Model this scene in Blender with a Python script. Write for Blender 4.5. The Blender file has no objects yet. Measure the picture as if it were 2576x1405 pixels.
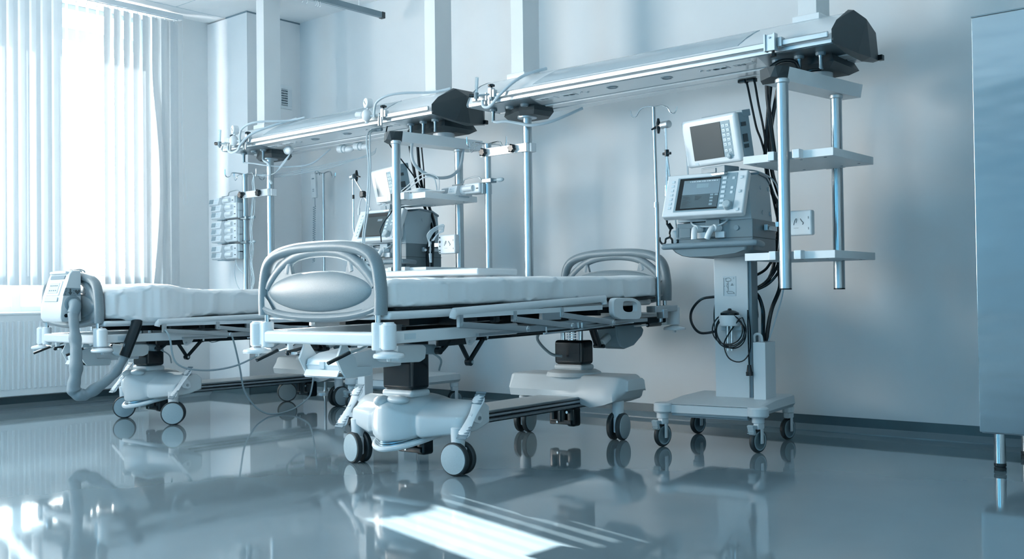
import bpy, bmesh, math, random
from mathutils import Vector, Matrix, noise
random.seed(7)
SC = bpy.context.scene
PI = math.pi
# ------------------------------------------------------------------ camera
cd = bpy.data.cameras.new('camera'); cam = bpy.data.objects.new('camera', cd)
SC.collection.objects.link(cam); SC.camera = cam
FPX, YAW, PIT, ROL = 2569.2, 0.7098, 0.0175, -0.0127      # focal length in pixels of the 2576 px wide frame
cd.sensor_width = 36.0; cd.lens = 36.0 * FPX / 2576.0; cd.clip_start = .05; cd.clip_end = 200
fw = Vector((-math.sin(YAW)*math.cos(PIT), math.cos(YAW)*math.cos(PIT), math.sin(PIT)))
rt = Vector((math.cos(YAW), math.sin(YAW), 0)); up = rt.cross(fw)
r2 = rt*math.cos(ROL) + up*math.sin(ROL); u2 = -rt*math.sin(ROL) + up*math.cos(ROL)
cam.matrix_world = Matrix(((r2.x, u2.x, -fw.x, 0), (r2.y, u2.y, -fw.y, 0), (r2.z, u2.z, -fw.z, .78), (0, 0, 0, 1)))
# ------------------------------------------------------------------ world, sun, exposure
SKY = 35.0; SKYB = (.80, .86, .92)
W = bpy.data.worlds.new('daylight'); SC.world = W; W.use_nodes = True
wn = W.node_tree; bg = wn.nodes['Background']
tcw = wn.nodes.new('ShaderNodeTexCoord'); dot = wn.nodes.new('ShaderNodeVectorMath'); dot.operation = 'DOT_PRODUCT'
dot.inputs[1].default_value = (-.97, .22, .12)               # the sky is white around the low sun and bluer and dimmer away from it
ramp = wn.nodes.new('ShaderNodeValToRGB'); ramp.color_ramp.elements[0].position = .30; ramp.color_ramp.elements[1].position = .60
ramp.color_ramp.elements[0].color = (SKYB[0], SKYB[1], SKYB[2], 1); ramp.color_ramp.elements[1].color = (1, .935, .87, 1)
mr = wn.nodes.new('ShaderNodeMath'); mr.operation = 'MULTIPLY_ADD'; mr.inputs[1].default_value = .5; mr.inputs[2].default_value = .5
wn.links.new(tcw.outputs['Generated'], dot.inputs[0]); wn.links.new(dot.outputs['Value'], mr.inputs[0]); wn.links.new(mr.outputs[0], ramp.inputs[0]); wn.links.new(ramp.outputs[0], bg.inputs[0])
bg.inputs[1].default_value = SKY
sd = bpy.data.lights.new('sun', 'SUN'); sun = bpy.data.objects.new('sun', sd); SC.collection.objects.link(sun)
sd.energy = 85.0; sd.angle = math.radians(.4); sd.color = (1, .98, .95)
sun.rotation_mode = 'QUATERNION'
sun.rotation_quaternion = Vector((.968, -.249, -.275)).to_track_quat('-Z', 'Y')
SC.view_settings.view_transform = 'Standard'; SC.view_settings.look = 'None'
SC.view_settings.gamma = 1.0; SC.view_settings.use_curve_mapping = False
SC.view_settings.exposure = 0.09
SC.cycles.max_bounces = 10; SC.cycles.diffuse_bounces = 6; SC.cycles.glossy_bounces = 4
SC.cycles.transmission_bounces = 6; SC.cycles.transparent_max_bounces = 12
SC.cycles.sample_clamp_indirect = 6.0
SC.cycles.caustics_reflective = False; SC.cycles.caustics_refractive = False
def portal(name, loc, size, rot):
    l = bpy.data.lights.new(name, 'AREA'); o = bpy.data.objects.new(name, l); SC.collection.objects.link(o)
    l.shape = 'RECTANGLE'; l.size, l.size_y = size; o.location = loc; o.rotation_euler = rot; l.cycles.is_portal = True
WINS = [(2.55, 4.52), (-1.7, 1.15)]           # the window bays along the window wall
FILL_WINS = [(-7.1, -5.0), (-1.9, -.3)]             # added, unseen windows behind the camera that let in blue fill light
for a, b in WINS: portal('window_portal', (-8.06, (a+b)/2, 1.945), (b-a, 2.43), (PI/2, 0, -PI/2))
for a, b in FILL_WINS: portal('window_portal', ((a+b)/2, -3.78, 1.9), (b-a, 2.0), (PI/2, 0, 0))

# ------------------------------------------------------------------ materials
MATS = {}
def mat(name, col, rough=.5, metal=0.0, spec=.5, coat=0.0, trans=0.0, bump=None, speck=None, ior=None, aniso=0.0):
    m = bpy.data.materials.new(name); m.use_nodes = True; nt = m.node_tree; p = nt.nodes['Principled BSDF']
    p.inputs['Base Color'].default_value = (*col, 1); p.inputs['Roughness'].default_value = rough
    p.inputs['Metallic'].default_value = metal; p.inputs['Specular IOR Level'].default_value = spec
    p.inputs['Coat Weight'].default_value = coat; p.inputs['Coat Roughness'].default_value = .08
    if trans: p.inputs['Transmission Weight'].default_value = trans
    if ior: p.inputs['IOR'].default_value = ior
    if aniso: p.inputs['Anisotropic'].default_value = aniso
    tc = nt.nodes.new('ShaderNodeTexCoord')
    if bump:
        sc, st = bump
        n = nt.nodes.new('ShaderNodeTexNoise'); n.inputs['Scale'].default_value = sc; n.inputs['Detail'].default_value = 4
        b = nt.nodes.new('ShaderNodeBump'); b.inputs['Strength'].default_value = st; b.inputs['Distance'].default_value = .01
        nt.links.new(tc.outputs['Object'], n.inputs['Vector']); nt.links.new(n.outputs['Fac'], b.inputs['Height'])
        nt.links.new(b.outputs['Normal'], p.inputs['Normal'])
    sc, amt = speck or (6, .03)
    n = nt.nodes.new('ShaderNodeTexNoise'); n.inputs['Scale'].default_value = sc; n.inputs['Detail'].default_value = 5
    mx = nt.nodes.new('ShaderNodeMix'); mx.data_type = 'RGBA'
    mx.inputs['A'].default_value = (*[c*(1-amt) for c in col], 1); mx.inputs['B'].default_value = (*[min(1, c*(1+amt)) for c in col], 1)
    nt.links.new(tc.outputs['Object'], n.inputs['Vector']); nt.links.new(n.outputs['Fac'], mx.inputs['Factor'])
    nt.links.new(mx.outputs['Result'], p.inputs['Base Color'])
    MATS[name] = m; return m
M_wall = mat('wall_paint', (.655, .685, .70), .55, bump=(3, .05))
M_ceil = mat('ceiling_paint', (.82, .84, .855), .7)
M_far = mat('unseen_wall_paint', (.15, .22, .265), .6)  # unseen surfaces, coloured to weaken and cool the light they bounce
M_far2 = mat('unseen_side_paint', (.46, .60, .66), .6)  # unseen right wall, coloured to bounce cool light back into the room
M_pier = mat('pier_paint', (.80, .81, .82), .6)
M_base = mat('baseboard_vinyl', (.055, .09, .108), .3)
M_cove = mat('cove_vinyl', (.13, .185, .215), .2)
M_white = mat('white_plastic', (.68, .725, .75), .38)
M_wgloss = mat('white_paint_gloss', (.70, .745, .77), .22, coat=.3)
M_cover = mat('pale_grey_plastic', (.58, .635, .66), .36, bump=(600, .06))
M_board = mat('silver_grey_plastic', (.185, .235, .26), .36, speck=(320, .22), bump=(420, .10))
M_sheet = mat('sheet_fabric', (.83, .86, .88), .85, bump=(14, .10))
M_chrome = mat('chrome', (.60, .66, .69), .16, 1.0)
M_steel = mat('steel_tube', (.40, .46, .49), .30, 1.0)
M_alu = mat('aluminium', (.50, .56, .59), .40, 1.0)
M_black = mat('black_plastic', (.0035, .009, .013), .20, spec=.35)
M_blackm = mat('black_matte', (.004, .010, .014), .5, spec=.25)
M_cap = mat('dark_grey_plastic', (.030, .045, .053), .5, bump=(500, .08))
M_rubber = mat('rubber', (.018, .026, .03), .5)
M_wheel = mat('wheel_grey', (.34, .43, .47), .42, speck=(150, .1))
M_screen = mat('dark_screen', (.022, .042, .05), .38, spec=.25)
M_screenlit = mat('lit_screen', (.20, .28, .33), .2)
M_screenlo = mat('screen_lower', (.075, .115, .135), .2)
M_gbody = mat('ventilator_grey', (.135, .19, .22), .42, bump=(400, .05))
M_upbody = mat('ventilator_pale', (.38, .48, .53), .45, bump=(400, .05))
M_panel = mat('panel_blue_grey', (.22, .32, .37), .45)
M_key = mat('key_pale', (.58, .68, .73), .4)
M_mark = mat('print_dark', (.04, .06, .07), .6)
M_midgrey = mat('mid_grey_plastic', (.17, .24, .28), .4)
M_gas = mat('gas_panel_steel', (.20, .27, .31), .28, .75)
M_hose = mat('pale_hose', (.46, .55, .60), .35)
M_cable = mat('grey_cable', (.26, .34, .38), .45)
M_fabric = mat('hose_cover_fabric', (.165, .225, .26), .6, bump=(40, .15))
M_shelf = mat('shelf_laminate', (.80, .84, .86), .45)
M_wframe = mat('window_frame', (.30, .38, .42), .4)
M_rad = mat('radiator_enamel', (.66, .72, .75), .35)
M_label = mat('label_pale', (.48, .58, .63), .5)
M_sticker = mat('label_grey', (.19, .26, .30), .5)

def mat_floor():
    m = bpy.data.materials.new('floor_vinyl'); m.use_nodes = True; nt = m.node_tree; p = nt.nodes['Principled BSDF']
    tc = nt.nodes.new('ShaderNodeTexCoord')
    n = nt.nodes.new('ShaderNodeTexNoise'); n.inputs['Scale'].default_value = 3.0; n.inputs['Detail'].default_value = 8
    n2 = nt.nodes.new('ShaderNodeTexNoise'); n2.inputs['Scale'].default_value = 60; n2.inputs['Detail'].default_value = 3
    mx = nt.nodes.new('ShaderNodeMix'); mx.data_type = 'RGBA'
    mx.inputs['A'].default_value = (.17, .235, .27, 1); mx.inputs['B'].default_value = (.20, .27, .305, 1)
    b = nt.nodes.new('ShaderNodeBump'); b.inputs['Strength'].default_value = .012; b.inputs['Distance'].default_value = .004
    n3 = nt.nodes.new('ShaderNodeTexNoise'); n3.inputs['Scale'].default_value = 7; n3.inputs['Detail'].default_value = 2
    mp = nt.nodes.new('ShaderNodeMapRange'); mp.inputs['To Min'].default_value = .02; mp.inputs['To Max'].default_value = .075
    L = nt.links.new
    for q in (n, n2, n3): L(tc.outputs['Object'], q.inputs['Vector'])
    L(n.outputs['Fac'], mx.inputs['Factor']); L(mx.outputs['Result'], p.inputs['Base Color'])
    L(n3.outputs['Fac'], b.inputs['Height']); L(b.outputs['Normal'], p.inputs['Normal'])
    L(n2.outputs['Fac'], mp.inputs['Value']); L(mp.outputs['Result'], p.inputs['Roughness'])
    p.inputs['Specular IOR Level'].default_value = .62
    return m
M_floor = mat_floor()
def mat_steelsheet():
    m = mat('brushed_steel_sheet', (.40, .47, .51), .20, 1.0); nt = m.node_tree; p = nt.nodes['Principled BSDF']
    tc = nt.nodes.new('ShaderNodeTexCoord'); mp = nt.nodes.new('ShaderNodeMapping'); mp.inputs['Scale'].default_value = (1.2, 1.2, 5.0)
    n = nt.nodes.new('ShaderNodeTexNoise'); n.inputs['Scale'].default_value = 1.0; n.inputs['Detail'].default_value = 2
    b = nt.nodes.new('ShaderNodeBump'); b.inputs['Strength'].default_value = .12; b.inputs['Distance'].default_value = .04
    nt.links.new(tc.outputs['Object'], mp.inputs[0]); nt.links.new(mp.outputs[0], n.inputs['Vector'])
    nt.links.new(n.outputs['Fac'], b.inputs['Height']); nt.links.new(b.outputs['Normal'], p.inputs['Normal'])
    return m
M_sheetsteel = mat_steelsheet()
def mat_mix(name, col, w, kind):
    """thin cloth (kind 'cloth': diffuse + translucent), glass or clear plastic (transparent + glossy)"""
    m = bpy.data.materials.new(name); m.use_nodes = True; nt = m.node_tree; out = nt.nodes['Material Output']
    nt.nodes.remove(nt.nodes['Principled BSDF'])
    a = nt.nodes.new('ShaderNodeBsdfDiffuse' if kind == 'cloth' else 'ShaderNodeBsdfTransparent')
    b = nt.nodes.new('ShaderNodeBsdfTranslucent' if kind in ('cloth', 'frost') else 'ShaderNodeBsdfGlossy')
    a.inputs[0].default_value = (*col, 1); b.inputs[0].default_value = (*col, 1)
    if kind == 'clear': b.inputs['Roughness'].default_value = .06
    x = nt.nodes.new('ShaderNodeMixShader'); x.inputs[0].default_value = w
    nt.links.new(a.outputs[0], x.inputs[1]); nt.links.new(b.outputs[0], x.inputs[2]); nt.links.new(x.outputs[0], out.inputs[0])
    return m
M_slat = mat_mix('blind_fabric', (.62, .67, .70), .020, 'cloth')
M_glass = mat_mix('window_glass', (.975, .98, .98), .06, 'clear')
M_tint = mat_mix('blue_fill_glass', (.18, .38, .48), .03, 'clear')  # cools the light of the added windows behind the camera
M_frost = mat_mix('frosted_glass', (.90, .95, .97), .75, 'frost')
M_clear = mat_mix('clear_plastic', (.82, .89, .92), .12, 'clear')
M_diff = mat('light_cover', (.40, .48, .525), .12, coat=.6)

# ------------------------------------------------------------------ mesh helpers
def cr(pts, n=6):
    """Catmull-Rom through the points"""
    P = [Vector(p) for p in pts]
    if len(P) < 3 or n < 2: return P
    P = [2*P[0]-P[1]] + P + [2*P[-1]-P[-2]]; out = []
    for i in range(1, len(P)-2):
        a, b, c, d = P[i-1:i+3]
        for k in range(n):
            t = k/n
            out.append(.5*((2*b) + (c-a)*t + (2*a-5*b+4*c-d)*t*t + (3*b-a-3*c+d)*t**3))
    out.append(P[-2]); return out
class B:
    def __init__(s): s.bm = bmesh.new(); s.T = Matrix.Identity(4)
    def v(s, p): return s.bm.verts.new(s.T @ Vector(p))
    def box(s, c, d, bev=0.0, rot=None, seg=2):
        mx = Matrix.Translation(Vector(c)) @ (rot.to_4x4() if rot else Matrix.Identity(4)) @ Matrix.Diagonal((*d, 1))
        g = bmesh.ops.create_cube(s.bm, size=1.0, matrix=s.T @ mx)
        if bev > 0:
            vs = g['verts']; es = list({e for v in vs for e in v.link_edges})
            bmesh.ops.bevel(s.bm, geom=es, offset=min(bev, .49*min(d)), segments=seg, profile=.5, affect='EDGES')
        return s
    def bb(s, x0, x1, y0, y1, z0, z1, bev=0.0, seg=2):
        return s.box(((x0+x1)/2, (y0+y1)/2, (z0+z1)/2), (abs(x1-x0), abs(y1-y0), abs(z1-z0)), bev, None, seg)
    def rings(s, R, closed=True, caps=True):
        V = [[s.v(p) for p in r] for r in R]; n = len(V[0])
        for a, b in zip(V, V[1:]):
            for i in range(n if closed else n-1):
                j = (i+1) % n
                try: s.bm.faces.new((a[i], a[j], b[j], b[i]))
                except ValueError: pass
        if caps and closed:
            for r in (V[0], V[-1]):
                try: s.bm.faces.new(r)
                except ValueError: pass
        return s
    def tube(s, pts, r, seg=10, n=0, r2=None, caps=True, rad=None):
        """round (or oval: r across, r2 along the second axis) bar through the points; rad(t) scales it"""
        P = cr(pts, n) if n else [Vector(p) for p in pts]
        t0 = (P[1]-P[0]).normalized(); a = Vector((0, 0, 1)) if abs(t0.z) < .9 else Vector((0, 1, 0))
        u = (a - t0*a.dot(t0)).normalized(); R = []
        for i, p in enumerate(P):
            t = (P[min(i+1, len(P)-1)] - P[max(i-1, 0)])
            if t.length < 1e-9: t = t0
            t = t.normalized(); u = (u - t*u.dot(t))
            u = u.normalized() if u.length > 1e-6 else t.orthogonal().normalized(); w = t.cross(u)
            k = rad(i/(len(P)-1)) if rad else 1.0
            R.append([p + (w*math.cos(2*PI*j/seg)*r + u*math.sin(2*PI*j/seg)*(r2 or r))*k for j in range(seg)])
        return s.rings(R, True, caps)
    def cyl(s, a, b, r, r1=None, seg=18, bev=0.0):
        a, b = Vector(a), Vector(b); d = (b-a); L = d.length; d.normalize()
        u = d.orthogonal().normalized(); w = d.cross(u); r1 = r if r1 is None else r1
        prof = [(0, r), (L, r1)] if not bev else [(0, r-bev), (bev, r), (L-bev, r1), (L, r1-bev)]
        return s.rings([[a + d*h + (u*math.cos(2*PI*j/seg)+w*math.sin(2*PI*j/seg))*q for j in range(seg)] for h, q in prof])
    def lathe(s, o, axis, prof, seg=20):
        o, d = Vector(o), Vector(axis).normalized(); u = d.orthogonal().normalized(); w = d.cross(u)
        return s.rings([[o + d*h + (u*math.cos(2*PI*j/seg)+w*math.sin(2*PI*j/seg))*max(q, 1e-4) for j in range(seg)] for q, h in prof])
    def prism(s, poly, ax, a, b, bev=0.0):
        """poly of 2-D points extruded along axis ax from a to b"""
        def f(p, h): return (h, p[0], p[1]) if ax == 'x' else (p[0], h, p[1]) if ax == 'y' else (p[0], p[1], h)
        n0 = len(s.bm.verts); s.rings([[f(p, a) for p in poly], [f(p, b) for p in poly]])
        if bev:
            s.bm.verts.ensure_lookup_table(); vs = set(s.bm.verts[n0:]); es = [e for e in s.bm.edges if e.verts[0] in vs and e.verts[1] in vs]
            bmesh.ops.bevel(s.bm, geom=es, offset=bev, segments=2, profile=.5, affect='EDGES')
        return s
    def ball(s, c, r, seg=16):
        r = (r, r, r) if isinstance(r, (int, float)) else r
        mx = Matrix.Translation(Vector(c)) @ Matrix.Diagonal((*r, 1))
        bmesh.ops.create_uvsphere(s.bm, u_segments=seg, v_segments=max(6, seg//2), radius=1.0, matrix=s.T @ mx); return s
    def star(s, c, axis, r, t, lobes=6):
        """lobed clamping knob"""
        d = Vector(axis).normalized(); u = d.orthogonal().normalized(); w = d.cross(u); R = []; N = lobes*6
        for h, k in ((0, .85), (t*.25, 1), (t*.8, 1), (t, .75)):
            R.append([Vector(c)+d*h+(u*math.cos(2*PI*j/N)+w*math.sin(2*PI*j/N))*r*k*(1+.13*math.cos(lobes*2*PI*j/N)) for j in range(N)])
        return s.rings(R)
    def shear(s, dz, tilt):
        for v in s.bm.verts: v.co.z += dz + tilt*v.co.y
        return s
def link(name, bm, m, parent=None, ang=35, sub=0):
    bmesh.ops.remove_doubles(bm, verts=bm.verts, dist=1e-6)
    bmesh.ops.recalc_face_normals(bm, faces=bm.faces)
    me = bpy.data.meshes.new(name); bm.to_mesh(me); bm.free()
    me.materials.append(m)
    for p in me.polygons: p.use_smooth = True
    me.set_sharp_from_angle(angle=math.radians(ang))
    o = bpy.data.objects.new(name, me); SC.collection.objects.link(o)
    if parent is not None: o.parent = parent
    if not sub:
        md = o.modifiers.new('weighted', 'WEIGHTED_NORMAL'); md.keep_sharp = True; md.weight = 60
    if sub:
        md = o.modifiers.new('sub', 'SUBSURF'); md.levels = sub; md.render_levels = sub
    return o
def part(parent, name, b, m, label=None, ang=35, sub=0):
    o = link(name, b.bm, m, parent, ang, sub)
    if label: o['label'] = label
    return o
def thing(name, label, cat, loc=(0, 0, 0), rz=0.0, group=None):
    o = bpy.data.objects.new(name, None); SC.collection.objects.link(o); o.empty_display_size = .1
    o.location = loc; o.rotation_euler = (0, 0, rz); o['label'] = label; o['category'] = cat
    if group: o['group'] = group
    return o
def solo(name, label, cat, b, m, group=None, ang=35):
    o = link(name, b.bm, m, None, ang); o['label'] = label; o['category'] = cat
    if group: o['group'] = group
    return o
def struct(name, b, m, parent=None, ang=30):
    o = link(name, b.bm, m, parent, ang)
    if parent is None: o['kind'] = 'structure'
    return o
def copy_tree(o, parent=None):
    c = o.copy(); SC.collection.objects.link(c)
    if parent is not None: c.parent = parent; c.matrix_parent_inverse = o.matrix_parent_inverse
    for ch in list(o.children): copy_tree(ch, c)
    return c
def text_mesh(body, size, ext=.0006):
    cu = bpy.data.curves.new('t', 'FONT'); cu.body = body; cu.size = size; cu.extrude = ext; cu.align_x = 'CENTER'; cu.align_y = 'CENTER'
    o = bpy.data.objects.new('t', cu); SC.collection.objects.link(o)
    me = bpy.data.meshes.new_from_object(o.evaluated_get(bpy.context.evaluated_depsgraph_get()))
    bpy.data.objects.remove(o); return me
def add_text(b, body, size, mx):
    me = text_mesh(body, size); bm2 = bmesh.new(); bm2.from_mesh(me); bm2.transform(b.T @ mx)
    tmp = bpy.data.meshes.new('tt'); bm2.to_mesh(tmp); bm2.free(); b.bm.from_mesh(tmp); return b
RX = lambda a: Matrix.Rotation(a, 3, 'X')
RY = lambda a: Matrix.Rotation(a, 3, 'Y')
RZ = lambda a: Matrix.Rotation(a, 3, 'Z')
# ================================================================== the room
XW, YW, ZC, XC, YP = -7.80, 5.579, 3.208, -7.215, 5.03      # window wall, back wall, ceiling, pier side, pier front
X1, Y0 = 1.3, -3.6
struct('floor', B().bb(-8.3, X1+.2, Y0-.2, YW+.2, -.1, 0), M_floor)
struct('ceiling', B().bb(-8.3, X1+.2, Y0-.2, YW+.2, ZC, ZC+.12), M_ceil)
struct('wall_back', B().bb(-8.3, X1+.2, YW, YW+.2, 0, ZC), M_wall)
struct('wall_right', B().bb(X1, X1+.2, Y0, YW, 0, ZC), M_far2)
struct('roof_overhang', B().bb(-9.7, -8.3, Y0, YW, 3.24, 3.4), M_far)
b = B(); xs = [-8.3] + [q for a in FILL_WINS for q in a] + [X1+.2]
for k in range(0, len(xs), 2): b.bb(xs[k], xs[k+1], Y0-.2, Y0, 0, ZC)
for a, c in FILL_WINS: b.bb(a, c, Y0-.2, Y0, 0, .9); b.bb(a, c, Y0-.2, Y0, 2.9, ZC)
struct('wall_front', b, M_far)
for i, (a, c) in enumerate(FILL_WINS):  # added windows, unseen, there only to brighten faces turned from the window wall
    w = bpy.data.objects.new('window_%d' % (i+3), None); SC.collection.objects.link(w); w['kind'] = 'structure'
    f = B(); f.bb(a, c, Y0-.12, Y0-.06, .9, .96, .004).bb(a, c, Y0-.12, Y0-.06, 2.84, 2.9, .004)
    for x in (a+.03, (a+c)/2, c-.03): f.bb(x-.03, x+.03, Y0-.12, Y0-.06, .9, 2.9, .004)
    struct('window_frame', f, M_wframe, w); struct('window_pane', B().bb(a, c, Y0-.095, Y0-.089, .93, 2.87), M_tint, w)
b = B(); b.bb(-8.25, XW, WINS[0][1], YW, 0, ZC)
ys = [Y0] + [q for a in reversed(WINS) for q in a]
for a, c in ((Y0, WINS[1][0]), (WINS[1][1], WINS[0][0])): b.bb(-8.25, XW, a, c, 0, ZC)
for a, c in WINS: b.bb(-8.25, XW, a, c, 0, .72); b.bb(-8.25, XW, a, c, 3.16, ZC)
struct('wall_left', b, M_wall)
struct('pillar_corner', B().bb(XW, XC, YP, YW, 0, ZC-.012), M_pier)
b = B()                                                       # grey-filled gap where the corner pier meets the ceiling, and ceiling panel joints
struct('trim_1', B().bb(-7.52, XC+.003, YP-.003, YW, ZC-.013, ZC-.0005), M_midgrey)
b = B(); b.bb(-7.545, -7.539, 0, YP, ZC-.0015, ZC+.01); b.bb(-7.54, X1, 4.565, 4.571, ZC-.0015, ZC+.01); b.bb(-6.6, -6.594, 4.57, YW, ZC-.0015, ZC+.01)
struct('trim_2', b, M_label)
# skirting with its cove strip
struct('baseboard_back', B().bb(XC, X1, YW-.006, YW, .03, .085), M_base)
struct('trim_3', B().prism([(YW-.006, .034), (YW-.011, .028), (YW-.045, .004), (YW-.045, 0), (YW, 0), (YW, .034)], 'x', XC, X1), M_cove)
struct('baseboard_left', B().bb(XW, XW+.006, Y0, YP, .03, .085), M_base)
struct('trim_4', B().prism([(XW+.006, .034), (XW+.011, .028), (XW+.045, .004), (XW+.045, 0), (XW, 0), (XW, .034)], 'y', Y0, YP), M_cove)
b = B(); b.bb(XW, XC+.006, YP-.006, YP, .0, .085); b.bb(XC, XC+.006, YP-.006, YW, 0, .085)
struct('baseboard_pillar', b, M_base)
# windows
for i, (a, c) in enumerate(WINS):
    w = bpy.data.objects.new('window_%d' % (i+1), None); SC.collection.objects.link(w); w['kind'] = 'structure'
    f = B()
    for z0, z1 in ((.72, .76), (.93, 1.0), (1.0, 1.06), (2.87, 2.97), (3.12, 3.16)): f.bb(-8.0, -7.94, a, c, z0, z1, .004)
    ms = [a+.03, c-.03] + ([3.44] if i == 0 else [(a+c)/2])
    for y in ms: f.bb(-8.0, -7.935, y-.035, y+.035, .72, 3.16, .004)
    struct('window_frame', f, M_wframe, w)
    struct('window_pane', B().bb(-7.975, -7.969, a, c, .95, 3.14), M_glass, w)
    struct('added_lower_pane', B().bb(-7.975, -7.969, a, c, .74, .95), M_frost, w)  # backlit pane added to make the bright white band below the slats
    if i == 0:
        h = B(); h.cyl((-7.935, 3.44, 1.60), (-7.90, 3.44, 1.60), .012).tube([(-7.90, 3.44, 1.60), (-7.895, 3.44, 1.58), (-7.895, 3.44, 1.44)], .010, 8)
        struct('window_handle', h, M_white, w)
# vertical blind: a ceiling rail with hanging fabric slats
def blind(name, label, y0, y1, tilt_of, curved=()):
    t = thing(name, label, 'blind', (-7.68, 0, 0))
    part(t, 'head_rail', B().bb(-.022, .022, y0-.03, y1+.04, 3.145, 3.19, .004).bb(-.012, .012, y0, y1, 3.138, 3.146), M_wgloss)
    k = 0; y = y1-.03
    while y > y0:
        a = tilt_of(y); sb = B(); hw = .046; n = 14; col = []
        bend = curved.get(k, 0) if curved else 0
        for j in range(n+1):
            z = 3.12 - (3.12-.915)*j/n; s = bend*math.sin(PI*min(1, max(0, (j/n-.25)/.75))**1.0)*1.0
            dx, dy = math.sin(a), math.cos(a)
            row = []
            for q in (-1, -.34, -.30, .33, .37, 1):
                bow = .006*(1-q*q)
                row.append((dx*hw*q + dy*bow + abs(s)*.25, y + dy*hw*q - dx*bow + s, z))
            col.append(row)
        sb.rings(col, closed=False, caps=False)
        o = part(t, 'slat', sb, M_slat)
        part(o, 'hanger', B().cyl((0, y, 3.12), (0, y, 3.145), .004, seg=6).bb(-.003, .003, y-.012, y+.012, 3.105, 3.122), M_white)
        k += 1; y -= .0835
    cb = B(); cb.tube([(.02, y1+.035, 3.14), (.02, y1+.03, 2.4), (.02, y1+.03, 1.68), (.02, y1+.06, 1.60), (.02, y1+.065, 1.70), (.02, y1+.02, 2.3)], .0025, 5, 6)
    part(t, 'pull_cord', cb, M_white)
    return t
def tilt_a(y):
    if 3.66 < y < 3.985: return math.radians(104.4)
    if 3.985 < y < 4.3: return math.radians(-22)
    return math.radians(-18 if y > 4.2 else 20)
blind('vertical_blind', 'pale vertical slat blind hanging across the bright window, some slats turned open', 2.62, 4.665, tilt_a, {2: .055})
#blind('vertical_blind', 'unseen pale vertical blind across the next window bay towards the camera', -.2, 1.98, lambda y: math.radians(55))
b = B(); b.bb(-8.44, -8.38, 3.50, 3.585, .3, 3.24); b.bb(-8.44, -8.38, 3.675, 3.845, .3, 3.24)
struct('slat_sun_blocker', b, M_wframe)  # unseen posts added outside to keep the sun off some left slats
# radiator below the window
t = thing('radiator', 'long white ribbed panel radiator on the wall below the window', 'radiator', (XW+.045, 0, 0))
b = B(); b.bb(.055, .085, 1.9, 4.38, .10, .70, .008)
y = 1.96
while y < 4.34: b.box((.086, y, .40), (.010, .020, .50), .004); y += .0395
part(t, 'front_panel', b, M_rad)
part(t, 'back_panel', B().bb(.0, .025, 1.9, 4.38, .10, .70, .006), M_rad)
b = B(); b.bb(.0, .088, 1.895, 4.385, .695, .712, .003)
for k in range(60): b.bb(.03, .05, 1.93+k*.0405, 1.95+k*.0405, .709, .7135)
part(t, 'top_grille', b, M_rad)
for y in (2.2, 4.0): part(t, 'bracket', B().bb(-.044, .03, y, y+.04, .2, .6), M_white)
part(t, 'pipe', B().cyl((.04, 4.32, .12), (.04, 4.32, 0), .009, seg=10), M_white)
# ventilation grille on the pier side
t = thing('air_vent', 'small white ventilation grille on the shaded side of the corner pier', 'vent', (XC, 5.417, 2.535))
b = B()
for y0, y1, z0, z1 in ((-.066, .066, .068, .102), (-.066, .066, -.102, -.075), (-.066, -.045, -.075, .068), (.02, .066, -.075, .068)): b.bb(0, .008, y0, y1, z0, z1, .001)
part(t, 'frame', b, M_wgloss)
part(t, 'backing', B().bb(.0005, .002, -.05, .03, -.08, .075), M_base)
b = B()
for k in range(7): b.box((.006, -.0125, -.064+k*.021), (.010, .066, .006), 0, RY(.5))
for y in (-.028, -.012, .004): b.bb(.002, .006, y-.0015, y+.0015, -.075, .068)
part(t, 'louvre', b, M_white)
# curtain track under the ceiling
t = thing('curtain_track', 'grey curtain track hung from the ceiling, running out of the picture', 'track', (-5.94, 0, 3.0))
part(t, 'rail', B().bb(-.018, .018, 1.5, 5.38, -.022, .022, .003), M_midgrey)
part(t, 'end_stop', B().bb(-.021, .021, 5.375, 5.41, -.026, .024, .004), M_cap)
for y in (5.16, 3.4, 1.8):
    part(t, 'hanger_rod', B().cyl((0, y, .02), (0, y, .208), .007, seg=8).cyl((0, y, .203), (0, y, .208), .02), M_white)
b = B()
for y in (4.74, 4.76, 4.78, 4.62, 4.66): b.tube([(0, y, -.02), (.008, y, -.04), (.008, y, -.055), (-.004, y, -.06)], .0022, 5, 4)
part(t, 'glider', b, M_white)
# steel cabinet at the right
t = thing('steel_cabinet', 'tall brushed steel cabinet on round steel legs, cut off by the right edge', 'cabinet', (-1.36, 4.70, 0))
part(t, 'body', B().bb(.002, .80, .0, .62, .165, 1.972, .004), M_sheetsteel)
part(t, 'door', B().bb(.0, .80, -.022, -.002, .172, 1.972, .003), M_sheetsteel)
part(t, 'top_panel', B().bb(-.002, .80, -.024, .62, 1.972, 1.978, .001), M_midgrey)
for x in (.055, .74):
    for y in (.07, .50):
        l = part(t, 'leg', B().cyl((x, y, .03), (x, y, .167), .024, seg=24), M_chrome)
        part(l, 'foot', B().lathe((x, y, 0), (0, 0, 1), [(.024, 0), (.0255, .004), (.0255, .012), (.021, .016), (.0255, .02), (.0255, .032), (.0, .032)]), M_rubber)
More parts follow.
